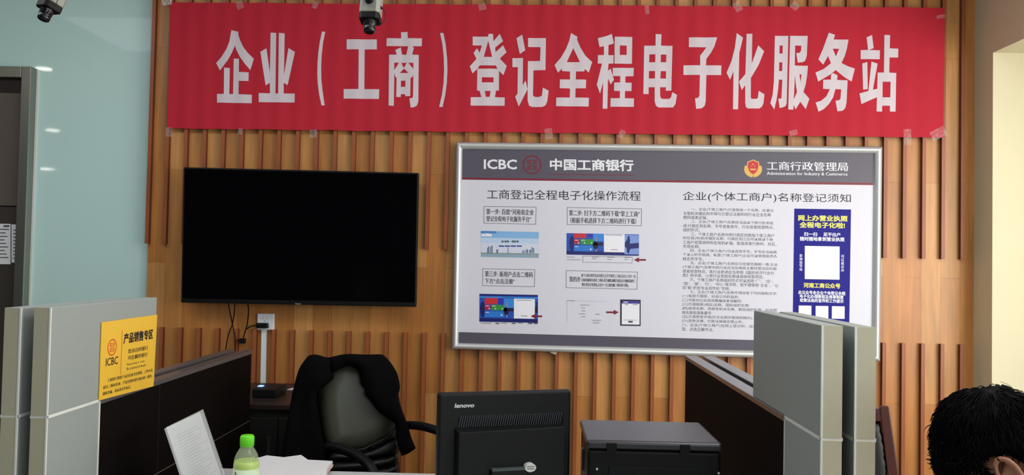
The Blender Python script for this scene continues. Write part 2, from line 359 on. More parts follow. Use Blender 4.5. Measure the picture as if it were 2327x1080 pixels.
for ox, oy, sc, con in G1:
    b = MB()
    for k, piece in enumerate(con.split('|')):
        loops = [[Vector(tuple(float(c) for c in p.split(','))+(0,)) for p in lp.split()] for lp in piece.split('/')]
        flat = [p for lp in loops for p in lp]
        vs_ = [b.bm.verts.new(at(ox+p.x/sc, oy+p.y/sc, Y=YBN)+Vector((0, -5e-5*k, 0))) for p in flat]
        for tri in geometry.tessellate_polygon(loops):
            try: b.bm.faces.new([vs_[q] for q in tri])
            except ValueError: pass
    xa = min(v.co.x for v in b.bm.verts); xb = max(v.co.x for v in b.bm.verts); x = xa+.016
    while x < xb:
        bmesh.ops.bisect_plane(b.bm, geom=b.bm.verts[:]+b.bm.edges[:]+b.bm.faces[:], plane_co=(x, 0, 0), plane_no=(1, 0, 0)); x += .016
    for v in b.bm.verts: v.co.y += wave(v.co.x)-.0011
    b.build('lettering', white_cloth, t, normals=True)
clear = mat('clear_tape', (240, 240, 244), rough=.12, spec=1.5, alpha=.13, var=.02)
crisp = mat('creased_tape', (236, 236, 242), rough=.10, spec=1.5, alpha=.34, var=.02)
TP = [('crumpled clear tape over the upper left corner of the red banner', 379, 0, 22, 24, .2), ('small clear tape on the lower left corner of the red banner', 384, 300, 14, 22, 0),
      ('clear tape on the banner top edge above its first character', 545, 12, 16, 18, .4), ('clear tape on the banner bottom edge above the left half of the wall television', 546, 299, 10, 14, -.2), ('clear tape on the banner top edge above the opening bracket', 716, 12, 13, 16, -.3),
      ('clear tape on the banner bottom edge below the opening bracket', 712, 304, 16, 18, .1), ('clear tape on the banner top edge above the character after the closing bracket', 1096, 16, 17, 15, .2), ('clear tape on the banner bottom edge above the start of the bank lettering', 1247, 304, 17, 24, .15),
      ('clear tape on the banner bottom edge above the end of the bank lettering', 1413, 305, 13, 18, -.4), ('clear tape on the banner top edge above the electricity character', 1470, 22, 10, 20, .1), ('clear tape on the banner top edge right of the child character', 1676, 16, 16, 22, .5),
      ('clear tape on the banner top edge above the service character', 1806, 14, 16, 18, .8), ('tiny clear tape on the banner bottom edge above the lettering right of the shield emblem', 1803, 302, 18, 12, .3), ('clear tape hanging from the banner bottom edge beside the right end', 2062, 312, 17, 36, .05),
      ('large clear tape over the lower right corner of the red banner', 2132, 304, 34, 22, .5), ('clear tape near the upper right corner of the red banner', 2138, 38, 20, 8, .2)]
for k, (lab, px, py, wpx, hpx, rot) in enumerate(TP):
    c = at(px, py, Y=YBN-.006); s = .00232; b = MB(); n = 7; g = []
    crum = .007 if k in (0, 13, 14) else .004
    for i in range(n+1):
        row = []
        for j in range(n+1):
            x = (i/n-.5)*wpx*s; z = (j/n-.5)*hpx*s; X2 = x*math.cos(rot)-z*math.sin(rot); Z2 = x*math.sin(rot)+z*math.cos(rot)
            row.append(b.bm.verts.new((c.x+X2, c.y-.002+crum*noise.noise(Vector((x*90+k*3, z*90, k))), c.z+Z2)))
        g.append(row)
    for i in range(n):
        for j in range(n): b.bm.faces.new((g[i][j], g[i+1][j], g[i+1][j+1], g[i][j+1]))
    tag(b.build('tape_strip', clear if k else crisp), lab, 'tape', 'clear tape pieces holding the banner')

# ------------------------------------------------------------------ notice board
YB = YW-BD-.016
def B(x, y, e=0): return at(x, y, Y=YB-e)
O = [(1037.4, 324), (2003, 334.3), (1997.5, 821.5), (1027.5, 792.7)]
I = [(1051, 339.5), (1986.4, 349), (1981, 803.5), (1042, 780)]
alum = mat('satin_aluminium', (206, 209, 209), rough=.35, metal=.45, var=.03)
sheet_m = mat('poster_white', (212, 212, 224), rough=.35, var=.01)
hdr = mat('slate_print', (86, 82, 96), rough=.35, var=.03)
dkred = mat('dark_red_print', (122, 26, 44), rough=.4)
white_p = mat('white_print', (232, 232, 240), rough=.4, var=.01)
grey_line = mat('box_outline', (110, 100, 120), rough=.5)
blue_p = mat('royal_blue_print', (22, 20, 132), rough=.45, spec=.2, var=.03)
yell_p = mat('yellow_print', (232, 226, 96), rough=.4)
t = thing('notice_board', 'large white notice board in an aluminium snap frame with slate header, under the banner', 'notice board', (B(1512, 807)))
def rail(i):
    j = (i+1) % 4; m = MB(); oi, oj, ii, ij = [Vector(B(*p)) for p in (O[i], O[j], I[i], I[j])]
    prev = None
    for k in range(7):
        s = k/6; d = .006+.016*math.sin(math.pi*min(1, .12+s*.88))
        cur = [m.bm.verts.new(oi.lerp(ii, s)+Vector((0, -d, 0))), m.bm.verts.new(oj.lerp(ij, s)+Vector((0, -d, 0)))]
        if prev is None: prev = [m.bm.verts.new(oi+Vector((0, .014, 0))), m.bm.verts.new(oj+Vector((0, .014, 0)))]
        f = m.bm.faces.new((prev[0], cur[0], cur[1], prev[1])); f.smooth = k > 0; prev = cur
    cur = [m.bm.verts.new(ii), m.bm.verts.new(ij)]; m.bm.faces.new((prev[0], cur[0], cur[1], prev[1]))
    return m.build('frame_rail', alum, t, normals=True)
for i in range(4): rail(i)
b = MB(); b.slab([B(*p) for p in I], (0, -1, 0), .012); sheet = b.build('poster_sheet', sheet_m, t)
def printed(name, m, e, fill):
    mb = MB(); fill(mb, lambda x, y: B(x, y, e)); return mb.build(name, m, sheet)
def rect(mb, f, x0, y0, x1, y1, sl=.012, i=0):
    mb.mi = i; d = (x1-x0)*sl; mb.face([f(x0, y0), f(x1, y0+d), f(x1-.2, y1+d), f(x0-.2, y1)])
printed('header_band', hdr, .0004, lambda m, f: m.face([f(*I[0]), f(*I[1]), f(1984.6, 415.8), f(1050, 403.8)]))
printed('header_stripe', dkred, .0004, lambda m, f: m.face([f(1050, 403.8), f(1984.6, 415.8), f(1984.4, 421), f(1049.9, 408.4)]))
printed('footer_band', hdr, .0004, lambda m, f: m.face([f(1042.3, 755), f(1981.3, 780.5), f(*I[2]), f(*I[3])]))
def emblem(m, f, cx, cy, rx, ry, sk=.0):
    """ring and the four-bracket coin sign inside it; sk = image slope of the horizontal"""
    g = lambda x, y: f(cx+x*rx, cy+y*ry+x*rx*sk)
    n = 40
    for k in range(n):
        a, c = 2*math.pi*k/n, 2*math.pi*(k+1)/n
        m.face([g(math.cos(a)*.85, math.sin(a)*.85), g(math.cos(a), math.sin(a)), g(math.cos(c), math.sin(c)), g(math.cos(c)*.85, math.sin(c)*.85)])
    for sx in (-1, 1):
        for x0, y0, x1, y1 in ((-.50, -.52, -.05, -.42), (-.50, -.42, -.40, -.12), (-.40, -.22, -.12, -.12), (-.22, -.12, -.12, .14), (-.40, .12, -.12, .22), (-.50, .12, -.40, .44), (-.50, .42, -.05, .52), (-.32, -.34, -.05, -.27), (-.32, .28, -.05, .35)):
            m.face([g(sx*x0, y0), g(sx*x1, y0), g(sx*x1, y1), g(sx*x0, y1)])
printed('bank_emblem', dkred, .0008, lambda m, f: emblem(m, f, 1209, 374.8, 21.5, 21.5, .012))
printed('bank_initials', white_p, .0008, lambda m, f: text(m, 'ICBC', pq(f, 1099.4, 362, 1174.6, 362.8, 22.5), .022))
printed('bank_lettering', white_p, .0008, lambda m, f: text(m, '中国工商银行', pq(f, 1249.5, 360.5, 1439.5, 363, 26.5), .028))
printed('header_underline', dkred, .0008, lambda m, f: m.face([f(1248, 395), f(1439.5, 397.6), f(1439.5, 399.2), f(1248, 396.6)]))
printed('bureau_lettering', white_p, .0008, lambda m, f: text(m, '工商行政管理局', pq(f, 1742.7, 366.6, 1927, 369, 20.5), .012))
printed('english_lettering', white_p, .0008, lambda m, f: (text(m, 'Administration for Industry & Commerce', pq(f, 1742.5, 390.3, 1926, 392.2, 9.5), .012)))
gold = mat('gold_print', (222, 178, 92), rough=.4); shred = mat('red_print', (198, 40, 48), rough=.4)
def shield(m, f):
    cx, cy = 1711.4, 382.5; n = 18; m.mi = 0
    for sx in (-1, 1):
        for k in range(n):
            a, c = math.radians(-28+k*6.4), math.radians(-28+(k+1)*6.4)
            ro = 20*(1+.06*(k % 2)); m.face([f(cx+sx*math.cos(q)*r, cy+2+math.sin(q)*r*.92) for q, r in ((a, 12), (a, ro), (c, 20), (c, 12))])
    out = [(0, -20), (6, -17), (13, -15), (14.5, -4), (11, 7), (6, 13), (0, 17)]; out = out+[(-x, y) for x, y in out[-2:0:-1]]
    m.mi = 0; m.face([B(cx+x, cy+y, .0011) for x, y in out]); m.mi = 1; m.face([B(cx+x*.84, cy-.5+y*.86, .0014) for x, y in out])
    m.mi = 0
    for dx, dy, r in ((0, -9, 2.6), (-4.5, -6, 1.1), (4.5, -6, 1.1), (-3, -3.5, 1.1), (3, -3.5, 1.1)):
        m.face([B(cx+dx+math.cos(q)*(r if i % 2 == 0 else r*.45), cy+dy+math.sin(q)*(r if i % 2 == 0 else r*.45), .0017) for i, q in enumerate([-math.pi/2+j*math.pi/5 for j in range(10)])])
    m.face([B(cx+x, cy+y, .0017) for x, y in ((-7, 1), (7, 1), (5.5, 4.5), (-5.5, 4.5))])
printed('bureau_emblem', [gold, shred], .0008, shield)
printed('left_heading', ink, .0006, lambda m, f: text(m, '工商登记全程电子化操作流程', pq(f, 1106.8, 430.5, 1456, 434.6, 22), 0))
printed('right_heading', ink, .0006, lambda m, f: text(m, '企业(个体工商户)名称登记须知', pq(f, 1551.7, 435.5, 1933.5, 441, 22.5), 0))
def frame_box(m, f, q, wd_=1.1):
    for i in range(4):
        a, c = q[i], q[(i+1) % 4]; dx, dy = (0, wd_) if i % 2 == 0 else (wd_, 0)
        s = -1 if i in (1, 2) else 1
        m.face([f(*a), f(*c), f(c[0]+s*dx, c[1]+s*dy), f(a[0]+s*dx, a[1]+s*dy)])
BX = [([(1099.5, 468.7), (1219, 470.5), (1217.8, 510.3), (1099, 508)], [('第一步: 百度“河南省企业', 1105, 474, 1213, 476, 13.5), ('登记全程电子化服务平台”', 1105, 490.5, 1207, 492, 13)]),
      ([(1288.4, 471.3), (1458.6, 474.4), (1458, 513.8), (1288.4, 511)], [('第二步: 扫下方二维码下载“掌上工商”', 1293, 477, 1454, 480, 13.5), ('（根据手机选择下方二维码进行下载）', 1296, 494, 1446, 496.5, 13.5)]),
      ([(1096.6, 610.4), (1215.9, 612.6), (1215, 652.3), (1096.3, 650)], [('第三步: 新用户点击二维码', 1102, 615.6, 1211, 618, 13.5), ('下方“点击注册”', 1102, 632.5, 1170, 633.5, 12.5)]),
      ([(1286.3, 614.5), (1449, 618.2), (1448, 658.2), (1286, 654.4)], [('第四步', 1294, 628, 1319.5, 629, 13), ('按下方提示填写信息并提交,打开手机掌上工商点击右上方扫一扫,', 1321, 622, 1445, 624.5, 8), ('扫描电脑弹出来的二维码,进行刷脸,刷脸完成后在电脑桌面的二', 1321, 632.5, 1445, 635, 8), ('维码,把出手机登陆,点击扫一扫,扫描电脑二维码进行登陆。', 1322, 643, 1429, 645, 8)])]
for q, lines in BX:
    printed('caption_frame', grey_line, .0006, lambda m, f: frame_box(m, f, q))
    printed('caption_lettering', ink, .0006, lambda m, f: [text(m, s, pq(f, x0, y0, x1, y1, h), .019) for s, x0, y0, x1, y1, h in lines])
BODY = [('一、企业(个体工商户)只准使用一个名称。在登记', 1571, 1758), ('主管机关辖区内不得与已登记注册的同行业企业名称', 0, 1752), ('相同或者近似。', 0, 1608), ('二、企业(个体工商户)名称应当由以下部分依次组', 1571, 1757), ('成:行政区划名称、字号或者商号、行业或者经营特点、', 0, 1759),
        ('组织形式。', 0, 1591), ('三、个体工商户名称中的行政区划是指个体工商户', 1570, 1759), ('所在县(市)和市辖区名称。行政区划之后可以缀以个体', 0, 1757), ('工商户经营场所所在地的乡镇、街道或者行政村、社区、', 0, 1765), ('市场名称。', 0, 1591), ('四、企业(个体工商户)可以选择字号。字号应当由两', 1569, 1765),
        ('个以上的字组成。私营(个体工商户)企业可以使用投资人', 0, 1766), ('姓名作字号。', 0, 1599), ('五、企业(个体工商户)名称应与经营范围相一致:企业', 1569, 1767), ('(个体工商户)名称中的行业应当反映其主要经营活动内容', 0, 1765), ('或者经营特点。其行业表述应当参照《国民经济行业分', 0, 1759), ('类》的中类、小类行业类别名称或具体经营项目。', 0, 1736),
        ('六、个体工商户名称组织形式可以选用“厂”、“店”、', 1568, 1757), ('“馆”、“部”、“行”、“中心”等字样。但不得使用“企业”、“公', 0, 1769), ('司”和“农民专业合作社”字样。', 0, 1660), ('七、企业(个体工商户)名称不得含有下列内容和文字:', 1568, 1766), ('(一)有损于国家、社会公共利益的;', 0, 1679), ('(二)可能对公众造成欺骗或者误解的;', 0, 1686),
        ('(三)外国国家(地区)名称、国际组织名称;', 0, 1703), ('(四)政党名称、党政军机关名称、群众组织名称、社会团', 0, 1765), ('体名称及部队番号;', 0, 1618), ('(五)汉语拼音字母(外文名称中使用的除外)。', 0, 1712), ('(六)其他法律、行政法规规定禁止的。', 0, 1689), ('八、企业(个体工商户)在网上登记时，应选择正确的类', 0, 1766), ('型、点选正确节点。', 0, 1622)]
def body(m, f):
    for n, (s, x0, x1) in enumerate(BODY):
        xl = x0 or 1553-n*.11; y = 475.3-3.9+9.41*n; sl = .0197+n*.00012
        text(m, s, pq(f, xl, y+(xl-1553)*sl, x1, y+(x1-1553)*sl, 7.9), 0, 1)
printed('rules_lettering', grey_ink, .0006, body)
# pictures on the sheet
C = lambda n, c: mat(n, c, rough=.35, var=.06, vscale=80)
pm = [C('print_sky_deep', (70, 130, 200)), C('print_sky', (130, 178, 222)), C('print_sky_pale', (182, 204, 230)), C('print_haze', (204, 210, 226)), C('print_navy_button', (44, 64, 150)), C('print_tower', (92, 112, 146)), C('print_ground', (140, 164, 182)), C('print_green', (128, 150, 140)), white_p, grey_ink]
def pic1(m, f):
    x0, x1 = 1092.8, 1224.6
    for k, (a, c, i) in enumerate(((525, 533, 1), (533, 540, 1), (540, 552, 2), (552, 574, 3), (574, 577, 7), (577, 584, 6))): rect(m, f, x0, a, x1, c, .019, i)
    g = lambda x, y: B(x, y, .0009)
    rect(m, g, 1093, 525, 1128, 530, .019, 0); rect(m, g, 1094, 532, 1118, 537, .019, 8); rect(m, g, 1103, 529, 1112, 534, .019, 8)
    for k in range(4): rect(m, g, 1133.5+k*13.6, 558, 1145.5+k*13.6, 561, .015, 4)
    for x, y, w_ in ((1107, 563, 2), (1109.5, 560, 2.5), (1114, 561, 2), (1117, 558, 2.5), (1128, 567, 4), (1154, 563, 1.5), (1187, 570, 3), (1192, 569, 2), (1196, 567, 4), (1203, 568, 4), (1208, 562, 2.5), (1211.5, 564, 2.5)): rect(m, g, x, y, x+w_, 575.5, .0, 5)
    for x in (1140, 1146.5, 1152, 1163, 1168, 1174): rect(m, g, x, 547, x+4.5, 551, .015, 9)
printed('website_picture', pm, .0006, pic1)
pn = [C('print_night_blue', (34, 78, 176)), C('print_blue_glow', (56, 132, 214)), C('print_deep_navy', (22, 28, 104)), C('print_red_tile', (196, 44, 58)), C('print_crimson_tile', (166, 34, 58)), C('print_green_tile', (50, 142, 62)), C('print_violet_tile', (52, 48, 168)), C('print_azure_tile', (44, 118, 206)), C('print_black_shape', (20, 20, 52)), white_p, C('print_pink_tower', (150, 130, 170)), C('print_pale_blue', (120, 150, 214)), grey_ink]
def tiles(m, ox, oy, kx, top):
    g = lambda x, y: B(x, y, .0009); h = lambda x, y: B(x, y, .0012); j = lambda x, y: B(x, y, .0010)
    if not top:
        rect(m, g, ox+12, oy+9.5, ox+41, oy+24, .019, 3); rect(m, g, ox+42.5, oy+10, ox+55, oy+23.5, .019, 6)
    else:
        rect(m, g, ox+16, oy+.5, ox+44, oy+11, .019, 3); rect(m, g, ox+47, oy+1, ox+59, oy+9, .019, 6); ox += 4.3; oy -= 12
    rect(m, g, ox+12, oy+25.5, ox+25, oy+37, .019, 4); rect(m, g, ox+27, oy+25.5, ox+56, oy+38, .019, 5); rect(m, g, ox+12, oy+40, ox+56, oy+53, .019, 7)
    rect(m, h, ox+49, oy+47, ox+52, oy+50.5, .019, 9)
    for x, y in ((14, 27.5), (29, 27.5), (14, 42)): rect(m, h, ox+x, oy+y, ox+x+8, oy+y+1.3, .019, 9)
    for x in (36, 22, 52): rect(m, h, ox+x-1, oy+33, ox+x+1.5, oy+35.5, .019, 9)
    m.mi = 8; m.face([j(ox+x, oy+y) for x, y in ((54, 38), (57, 32), (62, 30), (66, 36), (67, 44), (62, 49), (56, 46))])
    rect(m, j, ox+56, oy+33, ox+78, oy+40, .019, 8); rect(m, j, ox+61, oy+21, ox+64, oy+32, .019, 10); rect(m, j, ox+61, oy+47, ox+64, oy+54, .019, 10)
    m.mi = 2; m.face([j(ox+x, oy+y) for x, y in ((1, 31), (5, 20), (10, 18), (12, 26), (12, 48), (8, 55), (3, 48))])
def pic3(m, f):
    rect(m, f, 1089.5, 668, 1222.5, 731.5, .0195, 0); g = lambda x, y: B(x, y, .0008)
    rect(m, g, 1089.5, 668, 1222.5, 672, .0195, 2); rect(m, g, 1090, 673.5, 1222, 677, .0195, 1); rect(m, g, 1145, 677, 1168, 700, .0195, 1); rect(m, g, 1089.5, 723, 1222, 731.5, .0195, 2)
    tiles(m, 1089.5, 667.5, 1, False)
    h = lambda x, y: B(x, y, .0012)
    rect(m, h, 1168, 679, 1215.5, 724, .0195, 9); rect(m, g, 1215.5, 698, 1222, 712, .0195, 8); rect(m, g, 1218.5, 686, 1222, 700, .0195, 2)
    k = lambda x, y: B(x, y, .0015); rect(m, k, 1173, 682, 1208, 683, .0195, 12); rect(m, k, 1184, 717.5, 1199, 718.6, .0195, 12)
    for x, w_ in ((1092, 24), (1126, 9), (1139, 13), (1163, 9), (1177, 12), (1200, 10), (1213, 9)): rect(m, f, x, 734, x+w_, 735.2 if w_ > 10 else 736.5, .02, 12)
printed('download_picture', pn, .0006, pic3)
def pic2(m, f):
    k0 = lambda x, y: B(x, y, .0010)
    rect(m, f, 1287.5, 530, 1452, 578.8, .0185, 0); g = lambda x, y: B(x, y, .0008); h = lambda x, y: B(x, y, .0012)
    rect(m, g, 1348, 531, 1372, 548, .0185, 1); rect(m, g, 1287.5, 570, 1452, 578.8, .0185, 2); rect(m, k0, 1419, 534, 1451.5, 578, .0185, 11)
    tiles(m, 1288, 530, 1, True)
    rect(m, h, 1372.5, 532, 1419.5, 573, .0185, 9)
    m.mi = 2; m.face([h(x, y) for x, y in ((1420, 552), (1425, 545), (1427, 537), (1430, 536), (1432, 546), (1431, 554), (1452, 552), (1452, 564), (1432, 566), (1429, 577), (1425, 574), (1424, 564), (1420, 561))])
    k = lambda x, y: B(x, y, .0015); rect(m, k, 1376, 533.4, 1414, 534.4, .0185, 12); rect(m, k, 1388, 567, 1404, 568, .0185, 12)
    for x, y, w_ in ((1288, 584, 18), (1288, 590, 16), (1303, 590, 16), (1345, 584, 16), (1345, 588, 10), (1380, 584.5, 16), (1380, 589, 10), (1419, 585, 14), (1419, 589, 8)): rect(m, f, x, y, x+w_, y+.9, .02, 12)
printed('platform_picture', pn, .0006, pic2)
printed('download_frame', grey_line, .0007, lambda m, f: frame_box(m, f, [(1324, 582), (1437.5, 584), (1437, 598.6), (1324, 596.4)], .8))
def arrow(m, f, x0, x1, y):
    s = 1 if x1 > x0 else -1
    m.face([f(x1, y), f(x1-s*11, y-5.6), f(x1-s*11, y+5.6)]); m.face([f(x0, y-1.9), f(x1-s*11, y-1.9), f(x1-s*11, y+1.9), f(x0, y+1.9)])
for x0, x1, y in ((1232, 1206, 719), (1468, 1441, 590.8), (1378, 1406, 710)): printed('arrow', dkred, .0019, lambda m, f: arrow(m, f, x0, x1, y))
pp = [C('print_phone_body', (26, 20, 42)), C('print_phone_bar', (62, 62, 150)), white_p, grey_ink, C('print_form_line', (184, 186, 196))]
def phone(m, f):
    rect(m, f, 1409.5, 680.8, 1456, 740.4, .018, 0); g = lambda x, y: B(x, y, .0009); h = lambda x, y: B(x, y, .0012)
    rect(m, g, 1413.8, 684, 1455, 689.5, .018, 1); rect(m, g, 1413, 690, 1453.5, 737.5, .018, 2); rect(m, h, 1417, 685.8, 1427, 687.8, .018, 2); rect(m, h, 1420, 692, 1428, 693.2, .018, 3); rect(m, h, 1438, 692, 1449, 693.2, .018, 3); rect(m, h, 1428, 729.5, 1438, 733.5, .018, 3); rect(m, h, 1418, 727, 1448, 727.6, .018, 3)
    rect(m, f, 1288, 683, 1380, 684, .02, 4); rect(m, f, 1288, 684, 1289, 731, .02, 4)
    for x, y, w_, i in ((1288, 683.3, 18, 3), (1318, 693, 22, 3), (1321, 699.5, 9, 3), (1321, 706.5, 9, 3), (1316, 713, 14, 3), (1321, 719.8, 9, 3), (1353, 714, 10, 3), (1345, 727.5, 21, 3), (1347, 731, 16, 4), (1348, 733.5, 14, 3)): rect(m, g, x, y, x+w_, y+.9, .02, i)
printed('phone_picture', pp, .0006, phone)
bp = printed('blue_poster', blue_p, .0006, lambda m, f: m.face([f(1805, 474.3), f(1934, 476.3), f(1930, 736.5), f(1801.5, 734)]))
for tx, x0, y0, x1, y1, h in (('网上办营业执照', 1814, 488.5, 1926, 490.5, 13.5), ('全程电子化啦!', 1817, 504.2, 1920, 506, 13.5), ('河南工商公众号', 1826, 642.5, 1909.5, 644.5, 11.5)):
    printed('poster_title', yell_p, .0010, lambda m, f: text(m, tx, pq(f, x0, y0, x1, y1, h), .028))
for tx, x0, y0, x1, y1, h in (('扫一扫', 1827, 527.5, 1857, 528.3, 9), ('足不出户', 1871, 528.3, 1909.5, 529.3, 9), ('随时随地拿到营业执照', 1818, 537.6, 1919, 539.6, 9.8), ('此公众号含企业个体登记全程', 1814, 660, 1921, 663, 8.6), ('电子化办理教程及商事制度', 1817.5, 669, 1917, 671.6, 8.6), ('政策法规的宣传和工作提示', 1817.5, 678, 1917, 680.6, 8.6)):
    printed('poster_lettering', white_p, .0010, lambda m, f: text(m, tx, pq(f, x0, y0, x1, y1, h), .024))
printed('side_lettering', white_p, .0010, lambda m, f: [text(m, c, pq(f, 1816.6, 577.5+k*7.8, 1823.4, 577.6+k*7.8, 7), .018) for k, c in enumerate('查询指导站')])
printed('side_lettering', white_p, .0010, lambda m, f: [text(m, c, pq(f, 1911.4, 579.5+k*7.8, 1918.2, 579.6+k*7.8, 7), .018) for k, c in enumerate('可以就近办')])
printed('blank_code_panel', white_p, .0010, lambda m, f: rect(m, f, 1829, 559, 1908, 634.5, .018))
for x in (1815, 1853.5, 1890.5): printed('blank_code_panel', white_p, .0010, lambda m, f: rect(m, f, x, 694.6+(x-1815)*.02, x+29, 723+(x-1815)*.02, .018))

b = MB(); b.slab([B(x, y, -.004) for x, y in ((1249, 797), (1268, 799.5), (1262, 806.5), (1250, 802))], (0, -1, 0), .001)
tag(b.build('paper_tag', mat('cream_tag', (224, 208, 178), rough=.8)), 'small cream paper scrap sticking out below the notice board frame', 'paper')

# ------------------------------------------------------------------ television, socket, cables
blk = mat('black_gloss_plastic', (10, 10, 12), rough=.22, spec=.4, var=.1)
blk_matte = mat('black_matte_plastic', (11, 11, 13), rough=.5, spec=.25, var=.1)
screen_m = mat('screen_glass', (4, 4, 6), rough=.15, spec=.06, var=.1)
silver_p = mat('silver_print', (150, 152, 156), rough=.4)
YT = YW-.11
V = lambda x, y, d=0: at(x, y, Y=YT-d)
q = [(417, 380), (951, 393), (945, 698), (411, 688)]
tv = t = thing('television', 'large black flat television hanging on the wood wall left of the notice board', 'television', V(678, 692))
b = MB(); b.slab([V(*p) for p in q], (0, -1, 0), .035); body_o = b.build('casing', blk_matte, t, bevel=.004)
iq = [(420.5, 384), (947.5, 396.6), (942, 687.5), (415, 678)]
b = MB(); b.slab([V(*p, .0012) for p in iq], (0, -1, 0), .002); b.build('screen', screen_m, t)
b = MB(); text(b, 'Haier', pq(lambda x, y: V(x, y, .0015), 671, 688.6, 684, 688.9, 3.6), .02); b.build('badge', silver_p, t)
b = MB(); b.box((V(600, 500).x, YW-.078, V(600, 665).z), (V(760, 500).x, YW-.0005, V(600, 585).z)); b.build('wall_bracket', blk_matte, t)
# socket
YS = YW-.012
S = lambda x, y, d=0: at(x, y, Y=YS-d)
wp = mat('white_plastic', (222, 226, 230), rough=.35, var=.02)
t = thing('wall_socket', 'white square wall socket with a black charger plugged in, below the television', 'socket', S(603, 750))
b = MB(); b.slab([S(584.5, 713), S(623, 713.5), S(622.5, 750.5), S(584, 750)], (0, -1, 0), .012); b.build('plate', wp, t, bevel=.003)
for x, y, a in ((597, 724, .5), (606.5, 724, -.5), (602, 730, 0), (611, 744, .4)):
    b = MB(); c = S(x, y, .0005); dx, dz = math.sin(a)*.005, math.cos(a)*.005; b.face([(c.x-dx-.001, c.y, c.z-dz), (c.x-dx+.001, c.y, c.z-dz), (c.x+dx+.001, c.y, c.z+dz), (c.x+dx-.001, c.y, c.z+dz)]); b.build('slot', ink, t)
b = MB(); b.slab([S(593.5, 748+2, .0), S(605.5, 750, 0), S(603.5, 881, 0), S(591, 881, 0)], (0, -1, 0), .011)
tag(b.build('cable_trunking', wp, bevel=.002), 'white plastic cable trunking running down from the wall socket', 'trunking')
t = thing('power_adapter', 'black power adapter plugged into the white wall socket', 'adapter', S(594, 745))
b = MB(); b.slab([S(581, 734.5, .03), S(607, 735, .03), S(607, 746.5, .03), S(581, 746, .03)], (0, -1, 0), .029); b.build('plug_body', blk_matte, t, bevel=.004)
b = MB(); b.tube([S(582, 740, .015), S(573, 741, .012), S(566, 744, .010), S(561, 748, .009)], .0032); b.build('cable', blk_matte, t)
def cable(name, pts, lab, r=.0032, dy=0):
    P = []
    for i in range(len(pts)-1):
        a, c = pts[max(i-1, 0)], pts[i]; d, e = pts[i+1], pts[min(i+2, len(pts)-1)]
        for k in range(6):
            s = k/6; P.append(tuple(.5*((2*c[j])+(-a[j]+d[j])*s+(2*a[j]-5*c[j]+4*d[j]-e[j])*s*s+(-a[j]+3*c[j]-3*d[j]+e[j])*s**3) for j in range(2)))
    P.append(pts[-1]); m = MB(); m.tube([at(x, y, Y=YW-BD-.008-dy-.03*max(0, 1-(y-692)/40)) for x, y in P], r, 8); return m.build(name, blk_matte, tv)
cable('power_cord', [(519, 690), (523, 712), (530, 745), (535, 775), (533, 805)], 'black cord hanging straight below the television, nearer the left')
cable('power_cord', [(534, 690), (532, 715), (527, 740), (518, 765), (512, 800)], 'black cord that crosses the other below the television and bends left', dy=.009)
cord = cable('power_cord', [(563, 691), (565, 705), (562, 735), (556, 758), (552, 772)], 'black cord with a loose plug below the television', .0035)
b = MB(); c = at(552, 775, Y=YW-.03); b.box((c.x-.015, c.y-.012, c.z-.013), (c.x+.013, c.y+.010, c.z+.013))
for dx in (-.006, .006): b.box((c.x-.028, c.y-.004+dx, c.z+.001), (c.x-.014, c.y-.002+dx, c.z+.006))
b.build('loose_plug', blk_matte, cord, bevel=.003)

# ------------------------------------------------------------------ office partitions
lam = mat('grey_fabric_laminate', (150, 157, 154), rough=.55, var=.04, vscale=90)
cap_m = mat('beige_grey_edge', (182, 179, 156), rough=.55, var=.05, vscale=90)
dark_m = mat('dark_brown_laminate', (20, 16, 15), rough=.65, spec=.04, var=.12, vscale=40)
dtop = mat('sheen_laminate_top', (88, 84, 86), rough=.2, spec=.7, var=.08, vscale=30)  # window sheen on the tops put into a lighter base colour
trim_m = mat('silver_trim', (220, 224, 218), rough=.4)
def partition(label, xi, sgn, y0, ystep, yf, yend, z1, z2, th, group=None):
    """xi: face towards the desk; sgn: +1 body extends to +x. lower grey post, raised grey tier, dark main panel"""
    x1 = xi+sgn*th
    t = thing('desk_partition', label, 'partition', ((xi+x1)/2, (y0+yend)/2, 0), group=group)
    k = .0012
    b = MB(); b.box((xi, y0+.004, 0), (x1, ystep-.004, z1-.004)); b.build('grey_panel', lam, t, bevel=.002)
    b = MB(); b.box((xi, y0+.004, z1+.004), (x1, yf, z2)); b.build('raised_panel', lam, t, bevel=.002)
    b = MB(); b.box((xi+sgn*.001, y0, 0), (x1-sgn*.001, y0+.004, z1-.003)); b.build('edge_strip', cap_m, t)
    b = MB(); b.box((xi+sgn*.001, y0, z1+.003), (x1-sgn*.001, y0+.004, z2)); b.build('edge_strip', cap_m, t)
    b = MB(); b.box((xi-sgn*k, y0+.001, z1-.004), (x1+sgn*k, ystep, z1+.004)); b.box((xi-sgn*k, ystep-.005, 0), (x1+sgn*k, ystep+.002, z1)); b.box((xi-sgn*k, y0-.0008, z1), (xi+sgn*.003, y0+.0042, z2)); b.box((xi-sgn*k, y0-.0008, 0), (xi+sgn*.003, y0+.0042, z1)); b.build('trim', trim_m, t)
    b = MB(); b.box((xi, ystep+.002, 0), (x1, yend, z1-.012)); b.build('dark_panel', dark_m, t, bevel=.002)
    b = MB(); b.box((xi-sgn*.002, ystep+.002, z1-.012), (x1, yend+.002, z1+.0039)); b.build('top_cap', dtop, t, bevel=.002)
    return t
Z1 = 1.10
XP = -1.227; YP0 = at(115, 700, X=XP).y; z2 = at(115, 700, X=XP).z
ys = at(227, 910, X=XP).y; yf = at(357, 677, X=XP).y; ye = at(572, 797, X=XP).y; Z1 = at(227, 910, X=XP).z
thl = .043; gap = .034
